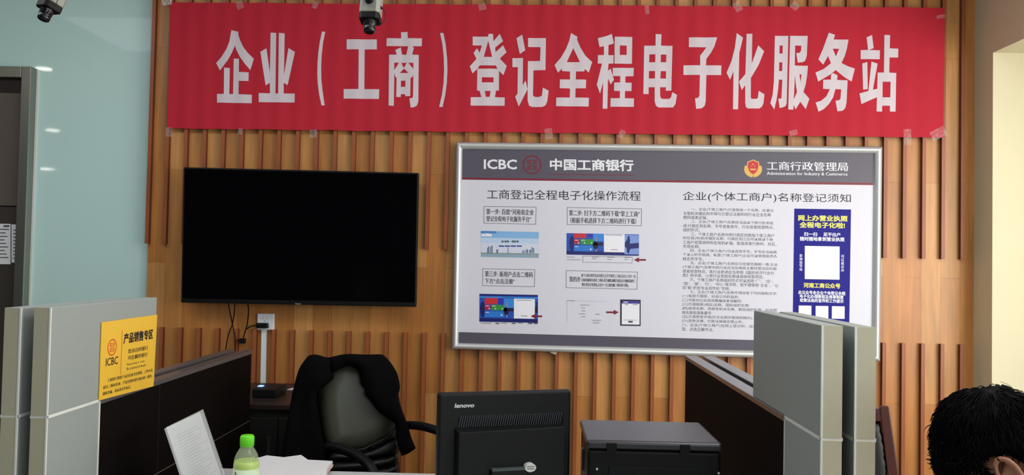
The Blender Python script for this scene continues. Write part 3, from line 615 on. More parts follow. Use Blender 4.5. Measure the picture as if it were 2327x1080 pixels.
partition('left desk partition nearer the desk, grey upright and dark panel, yellow card on it', XP, -1, YP0, ys, yf, ye, Z1, z2, thl, 'desk partitions at left')
partition('left desk partition behind its twin, outermost by the blue wall', XP-thl-gap, -1, YP0, ys, yf, ye, Z1, z2-.002, thl, 'desk partitions at left')
LZ1, LYS, LYF = Z1, ys, yf
XQ = .654; z2r = at(1868.5, 740, X=XQ).z; y0r = at(1868.5, 740, X=XQ).y; ysr = at(1783, 948, X=XQ).y; yfr = at(1713, 707, X=XQ).y; yer = at(1558, 818, X=XQ).y; z1r = at(1783, 948, X=XQ).z
thr = .0465; gapr = .027
partition('right desk partition nearer the printer, grey upright and dark brown panel', XQ, 1, y0r, ysr, yfr, yer, z1r, z2r, thr, 'desk partitions at right')
partition('right desk partition on the far side, next to the wooden chair', XQ+thr+gapr, 1, y0r, ysr, yfr, yer, z1r, z2r-.002, thr, 'desk partitions at right')

sm = at(570, 955, X=XP).z; sy2 = at(363, 880, X=XP).y
pr_ = [o for o in COL.objects if o.name == 'desk_partition'][0]
b = MB(); b.box((XP-.001, LYS+.004, sm-.0015), (XP+.0008, ye-.004, sm+.0015)); b.build('seam', mat('pale_seam', (104, 98, 92), rough=.5), pr_)  # thin seam line, lighter than the dark panel
b = MB(); b.box((XP-.001, sy2-.001, .02), (XP+.0006, sy2+.001, LZ1-.013)); b.build('seam', mat('dull_seam', (40, 36, 33), rough=.5), pr_)
# yellow card
XY = XP+.004
K = lambda x, y, d=0: at(x, y, X=XY+d)
yel = mat('yellow_card', (238, 190, 62), rough=.4, var=.03)
orange = mat('orange_red_print', (224, 92, 40), rough=.4)
t = thing('yellow_card', 'yellow bank notice card stuck on the left grey partition', 'card', K(290, 895))
cq = [(231.5, 733), (357.5, 715.5), (349, 878), (225.5, 910.5)]
b = MB(); b.slab([K(*p) for p in cq], (1, 0, 0), .0025); b.build('card', yel, t)
def ck(u, v, d=.0006):
    x = (231.5*(1-u)+357.5*u)*(1-v)+(225.5*(1-u)+349*u)*v; y = (733*(1-u)+715.5*u)*(1-v)+(910.5*(1-u)+878*u)*v; return K(x, y, d)
def cq4(u0, v0, u1, v1): return [ck(u0, v0), ck(u1, v0), ck(u1, v1), ck(u0, v1)]
b = MB(); emblem(b, lambda x, y: ck(x, y), .205, .345, .083, .11); b.build('emblem', orange, t)
for tx, q_, bd, rs in (('ICBC', (.10, .475, .32, .58), .012, 2), ('产品销售专区', (.41, .19, .94, .33), .03, 2), ('您身边的银行', (.50, .41, .86, .47), .01, 2), ('可信赖的银行', (.50, .50, .86, .56), .01, 2), ('Financing is easy', (.49, .60, .81, .635), 0, 1), ('Be trusted at heart', (.49, .655, .84, .69), 0, 1),
                       ('工商银行销售产品均在此专区销售，工作人员', (.14, .745, .965, .79), .008, 1), ('请扫二维码查询，产品全部由银行网点统一提供，', (.06, .825, .965, .87), .008, 1), ('谨防诈骗，请认准官方标识。', (.06, .905, .58, .95), .008, 1)):
    b = MB(); text(b, tx, cq4(*q_), bd, rs); b.build('lettering', ink, t)
b = MB(); b.face([ck(.375, .14), ck(.382, .14), ck(.382, .73), ck(.375, .73)]); b.build('divider', orange, t)

# ------------------------------------------------------------------ desk and what stands on it
desk_m = mat('pale_grey_desk', (196, 198, 200), rough=.4, var=.03)
ZD = .75
yd = at(860, 1073.5, Z=ZD).y
t = thing('desk', 'pale grey desk top between the two pairs of partitions', 'desk', (-.28, 2.4, 0))
b = MB(); b.box((XP+.115, 1.75, ZD-.028), (XQ-.004, yd, ZD)); b.build('desk_top', desk_m, t, bevel=.003)
for x in (XP+.17, XQ-.06):
    for y in (1.82, yd-.07):
        b = MB(); b.box((x-.025, y-.025, 0), (x+.025, y+.025, ZD-.028)); b.build('leg', trim_m, t)
# document leaning on the left partition
zA = 1.0
TL = at(376, 972, Z=zA); TR = at(462, 935, Z=zA); TR.x = TL.x+(TR.x-TL.x)*.6
dn = Vector((at(408, 1080, Y=TL.y-.01).x-TL.x, 0, at(408, 1080, Y=TL.y-.01).z-TL.z)); dn = dn*((zA-ZD-.003)/-dn.z)
wv = TR-TL; nrm = wv.cross(dn).normalized(); nrm = nrm if nrm.x > 0 else -nrm
t = thing('document_holder', 'white document in a clear tilted holder on the desk by the left dark partition', 'document holder', (TL+TR)/2+dn)
Q = lambda u, v, d=0: TL+wv*u+dn*v+nrm*d
b = MB(); b.slab([Q(.01, .01), Q(.93, .0), Q(.93, .99), Q(.01, .99)], nrm, .006); b.build('paper_stack', paper, t)
acr = mat('clear_acrylic', (225, 230, 230), rough=.08, alpha=.32, spec=.8)
b = MB(); b.slab([Q(-.01, -.0, .004), Q(1.0, -.02, .004), Q(1.0, 1, .004), Q(-.01, 1, .004)], nrm, .0015); b.build('clear_cover', acr, t)
b = MB()
for k in range(24):
    v = .13+k*.034
    b.face([Q(.17, v, .0004), Q(.72+.14*math.sin(k*2.3), v, .0004), Q(.72+.14*math.sin(k*2.3), v+.008, .0004), Q(.17, v+.008, .0004)])
b.face([Q(.14, .05, .0004), Q(.17, .05, .0004), Q(.17, .07, .0004), Q(.14, .07, .0004)])
b.build('print', mat('faint_ink', (176, 180, 180), rough=.7), t)
b = MB(); b.slab([Q(.955, .02, .001), Q(.985, .02, .001), Q(.985, .98, .001), Q(.955, .98, .001)], nrm, .004); b.build('clip_bar', mat('grey_clip', (120, 124, 122), rough=.4), t)
# loose papers
ZP = .778
po = [(526, 1078), (562, 1046), (590, 1040), (606, 1036), (645, 1040), (684, 1035), (700, 1044), (756, 1048.5), (744, 1062), (738, 1095), (705, 1138), (540, 1138)]
P0 = [at(x, y, Z=ZP) for x, y in po]
t = thing('paper_pile', 'pile of loose white papers on the desk behind the green-capped bottle', 'papers', (sum((p.x for p in P0))/len(P0), sum((p.y for p in P0))/len(P0), ZD))
for k, (dz, dx, dy, m_, nm) in enumerate(((0, 0, 0, paper, 'top_sheet'), (-.009, .004, -.006, mat('pinkish_paper', (214, 190, 186), rough=.8), 'under_sheet'), (-.017, -.004, -.012, mat('cream_paper', (214, 206, 192), rough=.8), 'under_sheet'))):
    b = MB(); n = len(P0); top = [b.bm.verts.new((p.x+dx, p.y+dy, p.z+dz+(.006*noise.noise(Vector((p.x*7, p.y*7, 0))) if k == 0 else 0))) for p in P0]
    bot = [b.bm.verts.new((v.co.x, v.co.y, ZP+dz-.008)) for v in top]
    b.bm.faces.new(top); b.bm.faces.new(bot[::-1])
    for i in range(n): b.bm.faces.new((top[i], bot[i], bot[(i+1) % n], top[(i+1) % n]))
    b.build(nm, m_, t, normals=True)
# bottle
ybt = 2.42; cc = at(562, 990, Y=ybt); zb = ZD; H = cc.z-zb; xb_ = at(559, 1060, Y=ybt).x; ybt = cc.y
xb_ = cc.x
t = thing('drink_bottle', 'plastic tea bottle with bright green cap in front of the papers', 'bottle', (xb_, ybt, zb+.0005))
zb += .0005
pet = bpy.data.materials.new('clear_green_plastic'); pet.use_nodes = True
pb = pet.node_tree.nodes['Principled BSDF']; pb.inputs['Base Color'].default_value = lin((226, 240, 205))+(1,); pb.inputs['Roughness'].default_value = .06; pb.inputs['Alpha'].default_value = .22; pb.inputs['Specular IOR Level'].default_value = .9
tea = mat('green_tea', (186, 214, 96), rough=.1, var=.03, spec=.6)
capm = mat('bright_green_cap', (110, 222, 40), rough=.35, var=.03)
lab_m = mat('pale_green_label', (206, 226, 192), rough=.45, var=.06, vscale=60)
s = .0365
b = MB(); b.lathe([(s*.8, 0), (s*.96, .006), (s, .02), (s*.97, H*.3), (s, H*.5), (s, H-.105), (s*1.0, H-.082), (s*.93, H-.066), (s*.80, H-.052), (s*.62, H-.041), (s*.5, H-.034), (s*.46, H-.026), (s*.46, H-.002)], (xb_, ybt, zb)); b.build('bottle_body', pet, t)
b = MB(); b.lathe([(s*.76, .004), (s*.94, .022), (s*.93, H*.5), (s*.95, H-.108), (s*.955, H-.086), (s*.9, H-.072)], (xb_, ybt, zb)); b.build('drink', tea, t)
b = MB(); pr = [(s*.5, H-.031), (s*.53, H-.03)]
b.lathe(pr+[(s*.53, H-.004), (s*.48, H), (s*.3, H+.0005)], (xb_, ybt, zb), seg=48)
for k in range(40):
    a = 2*math.pi*k/40; c = Vector((xb_+math.cos(a)*s*.53, ybt+math.sin(a)*s*.53, zb+H-.028)); b.tube([c, c+Vector((0, 0, .023))], .0006, 4)
b.build('cap', capm, t)
b = MB(); b.lathe([(s*1.012, .05), (s*1.015, H-.093)], (xb_, ybt, zb), seg=40); lo = b.build('label_wrap', lab_m, t)
def cyl(a, z, e=.0012): return Vector((xb_+math.sin(a)*(s*1.015+e), ybt-math.cos(a)*(s*1.015+e), zb+z))
b = MB(); a0 = math.atan2(-xb_, ybt)*-1
for (u0, v0, u1, v1, i) in ((-.62, -.098, -.5, -.120, 0), (-.2, -.112, .1, -.124, 1)):
    b.mi = i; b.face([cyl(u0, H+v0), cyl(u1, H+v0), cyl(u1, H+v1), cyl(u0, H+v1)])
b.mi = 0
V_, P_, gw, gh = glyphs('绿茶', 2); vv = [b.bm.verts.new(cyl(-.42+.85*u/gw, H-.172+.042*v/gh)) for u, v in V_]
for p in P_:
    try: b.bm.faces.new([vv[i] for i in p])
    except ValueError: pass
b.build('label_print', [mat('dark_green_print', (60, 96, 60), rough=.5), mat('pink_print', (222, 150, 130), rough=.5)], lo)

# monitor (seen from behind)
mon_m = mat('black_monitor_plastic', (13, 14, 15), rough=.45, spec=.3, var=.1, vscale=120)
ML = at(997, 895, Y=2.27); MR = at(1299, 888, Y=2.27)
zt_ = ML.z; MR = at(1299, 886, Z=zt_+.001)
wv = Vector((MR.x-ML.x, MR.y-ML.y, 0)); W = wv.length; ang = math.atan2(wv.y, wv.x)
t = thing('computer_monitor', 'black computer monitor turned away on the desk, its back towards the viewer', 'monitor', ((ML.x+MR.x)/2, (ML.y+MR.y)/2, ZD), ang)
h = zt_-ZD; M0 = lambda x, z, y=0: Vector((x, y, z))
w2 = W/2; zb0 = h-.315
b = MB(); b.box((-w2, 0, zb0), (w2, .03, h)); b.build('casing', mon_m, t, local=True, bevel=.008, seg=3)
b = MB(); b.box((-w2+.012, .03, zb0+.015), (w2-.012, .0345, h-.015)); b.build('screen', screen_m, t, local=True)
px2 = W/302.
bz = h-.062
back = MB(); x0, x1 = -w2+.052, w2-.022
back.hexa([M0(x0, zb0+.02, 0), M0(x1, zb0+.02, 0), M0(x1, zb0+.02, .004), M0(x0, zb0+.02, .004), M0(x0, bz-.002, 0), M0(x1, bz-.002, 0), M0(x1, bz-.002, .004), M0(x0, bz-.002, .004)])
back.hexa([M0(x0, zb0+.02, -.03), M0(x1-.006, zb0+.02, -.03), M0(x1, zb0+.02, 0), M0(x0-.006, zb0+.02, 0), M0(x0, bz-.04, -.03), M0(x1-.006, bz-.035, -.03), M0(x1, bz-.030, 0), M0(x0-.006, bz-.032, 0)])
back.build('back_cover', mon_m, t, local=True, bevel=.003)
b = MB(); n = 46
for k in range(n):
    x = x0+.004+k*(x1-x0-.012)/n; b.hexa([M0(x, bz-.031, -.003), M0(x+.0022, bz-.031, -.003), M0(x+.0022, bz-.031, .001), M0(x, bz-.031, .001), M0(x+.006, bz, -.003), M0(x+.0082, bz, -.003), M0(x+.0082, bz, .001), M0(x+.006, bz, .001)])
b.build('vent_grille', mat('vent_ribs', (62, 66, 74), rough=.5), t, local=True)
b = MB(); zl0 = h-.034; sh = .0025
b_q = [M0(-w2+.044+sh, zl0+.006, -.0006), M0(-w2+.099+sh, zl0+.006, -.0006), M0(-w2+.099, zl0-.006, -.0006), M0(-w2+.044, zl0-.006, -.0006)]
text(b, 'lenovo', b_q, .03, 3); b.build('maker_lettering', mat('light_grey_print', (205, 208, 212), rough=.4), t, local=True)
zs = h-.203
b = MB(); b.box((-.052, -.047, .02), (.052, -.028, zs)); b.build('stand_neck', mon_m, t, local=True, bevel=.004)
b = MB(); b.box((-.050, -.0475, zs-.003), (.044, -.03, zs+.0025)); b.build('hinge_edge', mat('grey_edge', (74, 84, 82), rough=.4), t, local=True)  # edge line lighter than the black casing
b = MB(); b.prism([M0(.058+.016*math.cos(2*math.pi*k/28), zs+.002+.0115*math.sin(2*math.pi*k/28), -.0485) for k in range(28)], (0, .018, 0)); st = b.build('oval_sticker', mat('white_sticker', (214, 216, 208), rough=.5), t, local=True, normals=True)
b = MB()
for z, wd2 in ((.004, .011), (-.0015, .010)): b.face([M0(.058-wd2, zs+.002+z, -.0489), M0(.058+wd2, zs+.002+z, -.0489), M0(.058+wd2, zs+.0005+z, -.0489), M0(.058-wd2, zs+.0005+z, -.0489)])
b.build('sticker_print', ink, st, local=True)
b = MB(); b.lathe([(.115, 0), (.118, .006), (.10, .014), (.05, .022)], (0, .0, 0.0008)); b.build('stand_base', mon_m, t, local=True)

# printer
pr_m = mat('black_printer_plastic', (10, 10, 12), rough=.45, spec=.25, var=.1, vscale=100)
prt = mat('printer_lid_plastic', (46, 46, 50), rough=.30, spec=.6, var=.08, vscale=100)
yp0 = 2.30; FL = at(1333, 1001, Y=yp0); FR = at(1643, 1016, Y=yp0); zt2 = FL.z
dB = at(1316, 953, Z=zt2).y-yp0; wx = FR.x-FL.x
t = thing('printer', 'black printer with a flat grey-sheen lid on the desk beside the right partition', 'printer', (FL.x+wx/2, yp0+dB/2, ZD))
fx0, fx1 = FL.x, min(FR.x, XQ-.012)
b = MB(); b.box((fx0+.004, yp0+.004, ZD+.006), (fx1-.004, yp0+dB-.01, zt2-.026)); b.build('body', pr_m, t, bevel=.008, seg=3)
b = MB(); b.box((fx0, yp0, zt2-.024), (fx1, yp0+dB, zt2)); b.build('scanner_lid', prt, t, bevel=.009, seg=3)
for px in (1390, 1557):
    c = at(px, 1012, Y=yp0); b = MB(); b.box((c.x-.014, yp0-.003, zt2-.030), (c.x+.014, yp0+.012, zt2-.006)); b.build('hinge', blk_matte, t, bevel=.002)
c = at(1383, 1060, Y=yp0); c2 = at(1640, 1075, Y=yp0)
b = MB(); b.box((c.x, yp0+.001, ZD+.03), (fx1-.06, yp0+.0045, c.z)); b.build('rear_cover', blk_matte, t, bevel=.002)
for px, py in ((1356.5, 1066.5), (1633, 1076)):
    c = at(px, py, Y=yp0+.002); b = MB(); b.lathe([(.0036, 0), (.0036, .002), (.002, .0035)], c, (0, -1, 0), 14); b.build('screw', mat('bright_screw', (205, 206, 210), rough=.3, metal=.7), t)
b = MB(); c = at(1323, 1025, X=fx0); b.box((fx0-.003, c.y-.03, c.z-.05), (fx0+.006, c.y+.0, c.z+.012)); b.build('side_latch', prt, t, bevel=.003)
for x in (fx0+.04, fx1-.04):
    for y in (yp0+.04, yp0+dB-.05):
        b = MB(); b.lathe([(.011, 0), (.011, .007)], (x, y, ZD+.0003), seg=12); b.build('foot', blk_matte, t)

# ------------------------------------------------------------------ cabinet behind the left partition
cab_m = mat('espresso_cabinet', (44, 34, 32), rough=.4, var=.15, vscale=14, stretch=(1, 1, 6)); cab_f = mat('espresso_front', (26, 24, 23), rough=.5, var=.1)
cf = at(620, 920, Y=3.74); zc = cf.z; ycb = YW-BD-.002
cx0, cx1 = at(470, 920, Y=3.74).x, at(668, 920, Y=3.74).x+.25
t = thing('low_cabinet', 'dark brown low cabinet against the wood wall, behind the left partition', 'cabinet', ((cx0+cx1)/2, 4.05, 0))
b = MB(); b.box((cx0, 3.76, 0), (cx1, ycb, zc-.024)); b.build('body', cab_f, t, bevel=.003)
b = MB(); b.box((cx0-.01, 3.74, zc-.024), (cx1+.01, ycb, zc)); b.build('top', cab_m, t, bevel=.003)
for k in range(2):
    xa = cx0+.004+k*(cx1-cx0)/2; xb2 = cx0-.004+(k+1)*(cx1-cx0)/2
    b = MB(); b.box((xa, 3.745, .05), (xb2, 3.76, zc-.06)); d_ = b.build('door', cab_f, t, bevel=.002)
    hx = xb2-.04 if k == 0 else xa+.03
    b = MB(); b.box((hx, 3.733, zc-.25), (hx+.012, 3.745, zc-.14)); b.build('handle', steel, d_)
# router box with blue light
ca = at(572, 905, Z=zc); cb_ = at(627, 906, Z=zc); dp = at(600, 884, Z=zc+.045).y
t = thing('router_box', 'small black box with a glowing blue light on the dark cabinet', 'router', ((ca.x+cb_.x)/2, ca.y+.09, zc+.0006))
b = MB(); b.box((ca.x, ca.y, zc+.0006), (cb_.x, ca.y+.17, zc+.042)); b.build('case', blk_matte, t, bevel=.004)
c = at(577, 884, Z=zc+.043); b = MB(); b.box((c.x-.007, ca.y+.075, zc+.0415), (c.x+.016, ca.y+.105, zc+.0445)); b.build('status_light', mat('blue_led', (120, 165, 255), emit=3.0), t)
# paper scrap
s0 = [at(x, y, Z=zc+.0012) for x, y in ((652, 886.5), (668, 881), (700, 881), (700, 888))]
b = MB(); b.prism(s0, (0, 0, .0012)); b.prism([s0[0]+Vector((.01, .004, .0012)), s0[1]+Vector((0, -.004, .0012)), s0[2]+Vector((0, 0, .012)), s0[3]+Vector((0, 0, .008))], (0, 0, .0006)); tag(b.build('paper_scrap', paper, normals=True), 'folded white paper on the cabinet beside the draped jacket', 'paper')

# ------------------------------------------------------------------ office chair with a jacket over it
leather = mat('dark_olive_leather', (62, 64, 54), rough=.36, spec=.5, var=.06, vscale=60, bump=.12)
blk_lea = mat('black_leather', (15, 16, 15), rough=.42, spec=.35, var=.1, vscale=60, bump=.1)
PC = at(815, 950, Y=3.36); NC = Vector((.34, -.92, .16))
t = thing('office_chair', 'black leather swivel chair with a dark jacket over its back, behind the desk', 'chair', (PC.x+.10, PC.y-.12, 0))
b = MB(); pillow(b, [(726, 905), (736, 860), (765, 822), (812, 816), (862, 822), (892, 858), (906, 920), (908, 952), (900, 972), (874, 996), (830, 1018), (790, 1026), (744, 1024), (733, 975)], PC, NC, .052, .05, soft=.075); b.build('backrest', leather, t)
b = MB(); pillow(b, [(724, 905), (735, 856), (764, 817), (812, 811), (864, 817), (895, 856), (910, 920), (912, 954), (903, 976), (905, 1040), (912, 1110), (735, 1110), (742, 1026), (730, 975)], PC-NC.normalized()*.03, NC, .012, .035, soft=.02); b.build('backrest_shell', blk_lea, t)
for k in range(4):
    y0 = 1020+k*24
    b = MB(); pillow(b, [(741, y0+12), (748, y0+4), (820, y0+2-(k == 0)*-6), (880, y0-18+(k > 0)*10), (901, y0-30+(k > 0)*14), (906, y0-14+(k > 0)*12), (904, y0+4), (880, y0+16), (820, y0+26), (750, y0+30), (742, y0+26)], PC+NC.normalized()*.004, NC, .030, .02, soft=.022, step=.01); b.build('lumbar_roll', blk_lea, t)
b = MB(); b.tube([at_plane(x, y, PC+NC.normalized()*.008, NC) for x, y in ((744, 1026), (790, 1027), (830, 1019), (874, 997), (900, 973), (908, 954))], .004, 8); b.build('piping', mat('grey_piping', (60, 60, 56), rough=.4), t)
def spl(pts, n=6):
    P = []
    pts = [Vector(p) for p in pts]
    for i in range(len(pts)-1):
        a, c, d, e = pts[max(i-1, 0)], pts[i], pts[i+1], pts[min(i+2, len(pts)-1)]
        for k in range(n):
            s_ = k/n; P.append(.5*((2*c)+(-a+d)*s_+(2*a-5*c+4*d-e)*s_*s_+(-a+3*c-3*d+e)*s_**3))
    return P+[pts[-1]]
b = MB(); b.tube(spl([at(690, 1040, Y=3.36), at(722, 1022, Y=3.30), at(757, 1017, Y=3.25), at(795, 1028, Y=3.19), at(826, 1046, Y=3.13), at(846, 1070, Y=3.08), at(853, 1110, Y=3.06), at(840, 1190, Y=3.12)]), .019, 14); b.build('armrest', blk_matte, t)
b = MB(); b.tube(spl([at(905, 968, Y=3.40), at(940, 967, Y=3.35), at(975, 973, Y=3.28), at(1010, 988, Y=3.22), at(1030, 1020, Y=3.18), at(1030, 1100, Y=3.20)]), .017, 14); b.build('armrest', blk_matte, t)
sx, sy = PC.x+.10, PC.y-.22
b = MB(); b.box((-.25, -.24, .42), (.25, .24, .50), Matrix.Translation((sx, sy, 0)) @ Matrix.Rotation(.35, 4, 'Z')); b.build('seat', blk_lea, t, bevel=.03, seg=4)
b = MB(); b.tube([(PC.x+.04, PC.y+.03, .92), (PC.x+.06, PC.y+.02, .60), (sx, sy+.1, .41)], .02); b.build('back_support', blk_matte, t)
b = MB(); b.tube([(sx, sy, .10), (sx, sy, .43)], .028, 14); b.build('gas_column', steel, t)
for k in range(5):
    a = k*2*math.pi/5+.3; e = Vector((sx+math.cos(a)*.27, sy+math.sin(a)*.27, .07))
    b = MB(); b.tube([(sx, sy, .115), e], [.026, .016], 10); lg = b.build('leg', blk_matte, t)
    b = MB(); b.ball((e.x, e.y, .032), .0315); b.build('caster', blk_matte, lg)
# jacket
cloth = mat('black_wool', (8, 8, 10), rough=.95, spec=.06, var=.2, vscale=120, bump=.2)
NJ = Vector((.22, -.96, .12)); PJ = PC+NC.normalized()*.065
fold1 = lambda x, y: .010*math.sin(34*x+5*y)+.006*math.sin(60*x-14*y)
t = thing('jacket', 'black jacket draped over the back of the office chair', 'jacket', (PJ.x, PJ.y, .60))
b = MB(); pillow(b, [(703, 808), (722, 806.5), (740, 812), (757, 813), (762, 820), (760, 835), (757, 847), (758, 860), (744, 873), (731, 884), (721, 895), (720, 912), (724, 940), (732, 985), (738, 1030), (742, 1090), (700, 1120), (632, 1110), (640, 1030), (648, 985), (656, 940), (664, 895), (672, 862), (680, 838), (690, 822)], PJ, NJ, .03, .03, soft=.05, nz=.02, fold=fold1); b.build('front_panel', cloth, t)
b = MB(); pillow(b, [(748, 813), (772, 807), (795, 804.5), (830, 806), (868, 806), (880, 815), (893, 832), (903, 850), (909, 880), (905, 902), (915, 935), (926, 965), (935, 995), (945, 1019), (930, 1030), (913, 1037), (906, 1018), (899, 992), (900, 972), (893, 960), (878, 950), (858, 933), (842, 912), (829, 896), (830, 886), (821, 874), (818, 856), (812, 842), (796, 833), (775, 838), (758, 848), (752, 835)], PJ+NJ.normalized()*.012, NJ, .034, .04, soft=.045, nz=.02, fold=fold1); b.build('sleeve', cloth, t)
b = MB(); pillow(b, [(703, 810), (722, 808), (745, 815), (772, 810), (830, 808), (868, 809), (890, 836), (900, 870), (905, 905), (912, 950), (915, 1000), (880, 1090), (720, 1090), (660, 1080), (668, 920), (684, 838)], PC-NC.normalized()*.10, NJ, .05, .03, soft=.06, nz=.02); b.build('back_panel', cloth, t)

# ------------------------------------------------------------------ wooden chair and seated person at right
redwood = mat('dark_red_wood', (66, 28, 22), rough=.3, spec=.5, var=.15, vscale=20, stretch=(1, 1, .15))
yc2 = 2.75
Wc = lambda x, y, d=0: at(x, y, Y=yc2+d)
t = thing('wooden_armchair', 'dark red wooden chair with black padded back, right of the right partition', 'chair', (Wc(1990, 1000).x-.1, yc2-.2, 0))
b = MB(); b.hexa([Wc(2018, 1090, -.02), Wc(2044, 1090, -.02), Wc(2044, 1090, .02), Wc(2018, 1090, .02), Wc(1998, 922, -.02), Wc(2021, 923, -.02), Wc(2021, 923, .02), Wc(1998, 922, .02)])
zr = Wc(2018, 1090).z; xr_ = Wc(2031, 1090).x
b.hexa([(xr_-.018, yc2-.04, .44), (xr_+.02, yc2-.04, .44), (xr_+.02, yc2, .44), (xr_-.018, yc2, .44), Wc(2018, 1089, -.02), Wc(2044, 1089, -.02), Wc(2044, 1089, .02), Wc(2018, 1089, .02)])
b.build('stile', redwood, t, bevel=.004)
xl_ = Wc(1985, 930).x-.36; zt3 = Wc(1985, 926).z; zb3 = Wc(1985, 956).z; xr2 = Wc(2003, 930).x
b = MB(); b.box((xl_+.03, yc2-.018, zb3), (xr2, yc2+.018, zt3-.002)); b.build('top_rail', redwood, t, bevel=.004)
b = MB(); b.hexa([(xl_-.01, yc2-.02, .44), (xl_+.03, yc2-.02, .44), (xl_+.03, yc2+.02, .44), (xl_-.01, yc2+.02, .44), (xl_+.02, yc2-.02, zt3), (xl_+.06, yc2-.02, zt3), (xl_+.06, yc2+.02, zt3), (xl_+.02, yc2+.02, zt3)]); b.build('stile', redwood, t, bevel=.004)
b = MB(); q3 = [(1930, 957), (2000, 958), (2008, 1000), (2014, 1050), (2018, 1100), (1915, 1100)]
pillow(b, q3, Wc(1970, 1030, -.004), Vector((0, -1, .02)), .02, .015, soft=.03); b.build('back_pad', blk_lea, t)
b = MB(); b.box((xl_-.01, yc2-.46, .40), (xr_+.02, yc2+.01, .46)); b.build('seat', blk_lea, t, bevel=.015)
for x in (xl_+.015, xr_):
    for y in (yc2-.43, yc2-.01):
        b = MB(); b.box((x-.018, y-.018, 0), (x+.018, y+.018, .40)); b.build('leg', redwood, t)

skin = mat('skin', (178, 124, 98), rough=.55, var=.08, vscale=40)
hair_m = mat('black_hair', (9, 9, 11), rough=.75, spec=.10, var=.2, vscale=200)
yh = 1.60; HC = at(2282, 1050, Y=yh)
pitch_h = math.radians(34)
# head frame: X' = forward (faces left, a little away), Z' = crown
fx = Vector((-.88, .47, 0)).normalized(); side = Vector((0, 0, 1)).cross(fx).normalized()
HM = Matrix((fx, side, Vector((0, 0, 1)))).transposed().to_4x4()
HM = Matrix.Translation(HC) @ HM @ Matrix.Rotation(pitch_h, 4, 'Y')
def headp(a, e):
    """skull+face surface: a = azimuth from forward, e = elevation"""
    d = Vector((math.cos(e)*math.cos(a), math.cos(e)*math.sin(a), math.sin(e)))
    p = Vector((d.x*.097, d.y*.076, d.z*.108))
    return p
b = MB()
g = bmesh.ops.create_icosphere(b.bm, subdivisions=5, radius=1)
for v in b.bm.verts:
    d = v.co.normalized(); x, y, z = d
    p = Vector((x*.098, y*.077, z*.112))
    if z < 0:
        k = -z; p.z = z*.125; p.y *= 1-.28*k*k; p.x = p.x*(1-.12*k)+.022*k
        if x < 0: p.x *= 1-.25*k
    if x > .3:
        fr = (x-.3)/.7
        p.x += .020*fr*math.exp(-(y/.13)**2-((z+.30)/.22)**2)        # nose
        p.x += .004*fr*math.exp(-(y/.20)**2-((z+.70)/.14)**2)        # lips
        p.x += .006*fr*math.exp(-(y/.22)**2-((z+1.0)/.15)**2)        # chin
        for sy_ in (-1, 1): p.x -= .010*fr*math.exp(-((y-sy_*.36)/.16)**2-((z-.0)/.13)**2)  # sockets
        p.x += .004*fr*math.exp(-((z-.2)/.1)**2)                     # brow
    v.co = HM @ p
for f in b.bm.faces: f.smooth = True
# ears
for sgn in (-1, 1):
    EC = Vector((-.002, sgn*.086, -.006))
    rim = []
    for k in range(17):
        a = math.radians(-95+k*17.5)
        rim.append(HM @ (EC+Vector((-.017*math.cos(a)-.002, sgn*(.010+.007*max(0, math.cos(a))), .029*math.sin(a)+.002))))
    b.tube(rim, [.0042+.0016*math.sin(math.pi*k/16) for k in range(17)], 8)
    b.ball(HM @ (EC+Vector((-.004, 0, .002))), 1, (.014, .010, .024), 2)
    b.tube([HM @ (EC+Vector((-.010, sgn*.010, .018))), HM @ (EC+Vector((-.013, sgn*.012, 0))), HM @ (EC+Vector((-.006, sgn*.010, -.016)))], .0036, 8)
    b.ball(HM @ (EC+Vector((.004, sgn*.006, -.027))), 1, (.008, .007, .009), 2)
# neck, trunk, arms and legs
nk = HC+Vector((.055, 0, -.10)); sh_ = Vector((HC.x+.16, HC.y-.02, HC.z-.27)); pel = Vector((HC.x+.34, HC.y-.03, .53))
b.tube(spl([HC+Vector((.03, 0, -.03)), nk, sh_+Vector((0, 0, .05))]), .056, 16)
def ell(a, c, ra, rc, depth=.62, seg=20, n=10):
    pts = [a.lerp(c, k/n) for k in range(n+1)]; rings = []
    for k, p in enumerate(pts):
        s_ = k/n; r = ra*(1-s_)+rc*s_; r *= .55+.45*math.sin(min(1, s_*4+.15)*math.pi/2)
        rings.append([b.bm.verts.new(p+Vector((math.cos(q)*r*depth, math.sin(q)*r, 0))) for q in [2*math.pi*j/seg for j in range(seg)]])
    for i in range(n):
        for j in range(seg): b.bm.faces.new((rings[i][j], rings[i][(j+1) % seg], rings[i+1][(j+1) % seg], rings[i+1][j]))
    b.bm.faces.new(rings[0][::-1]); b.bm.faces.new(rings[-1])
ell(sh_+Vector((0, 0, .08)), pel, .20, .17)
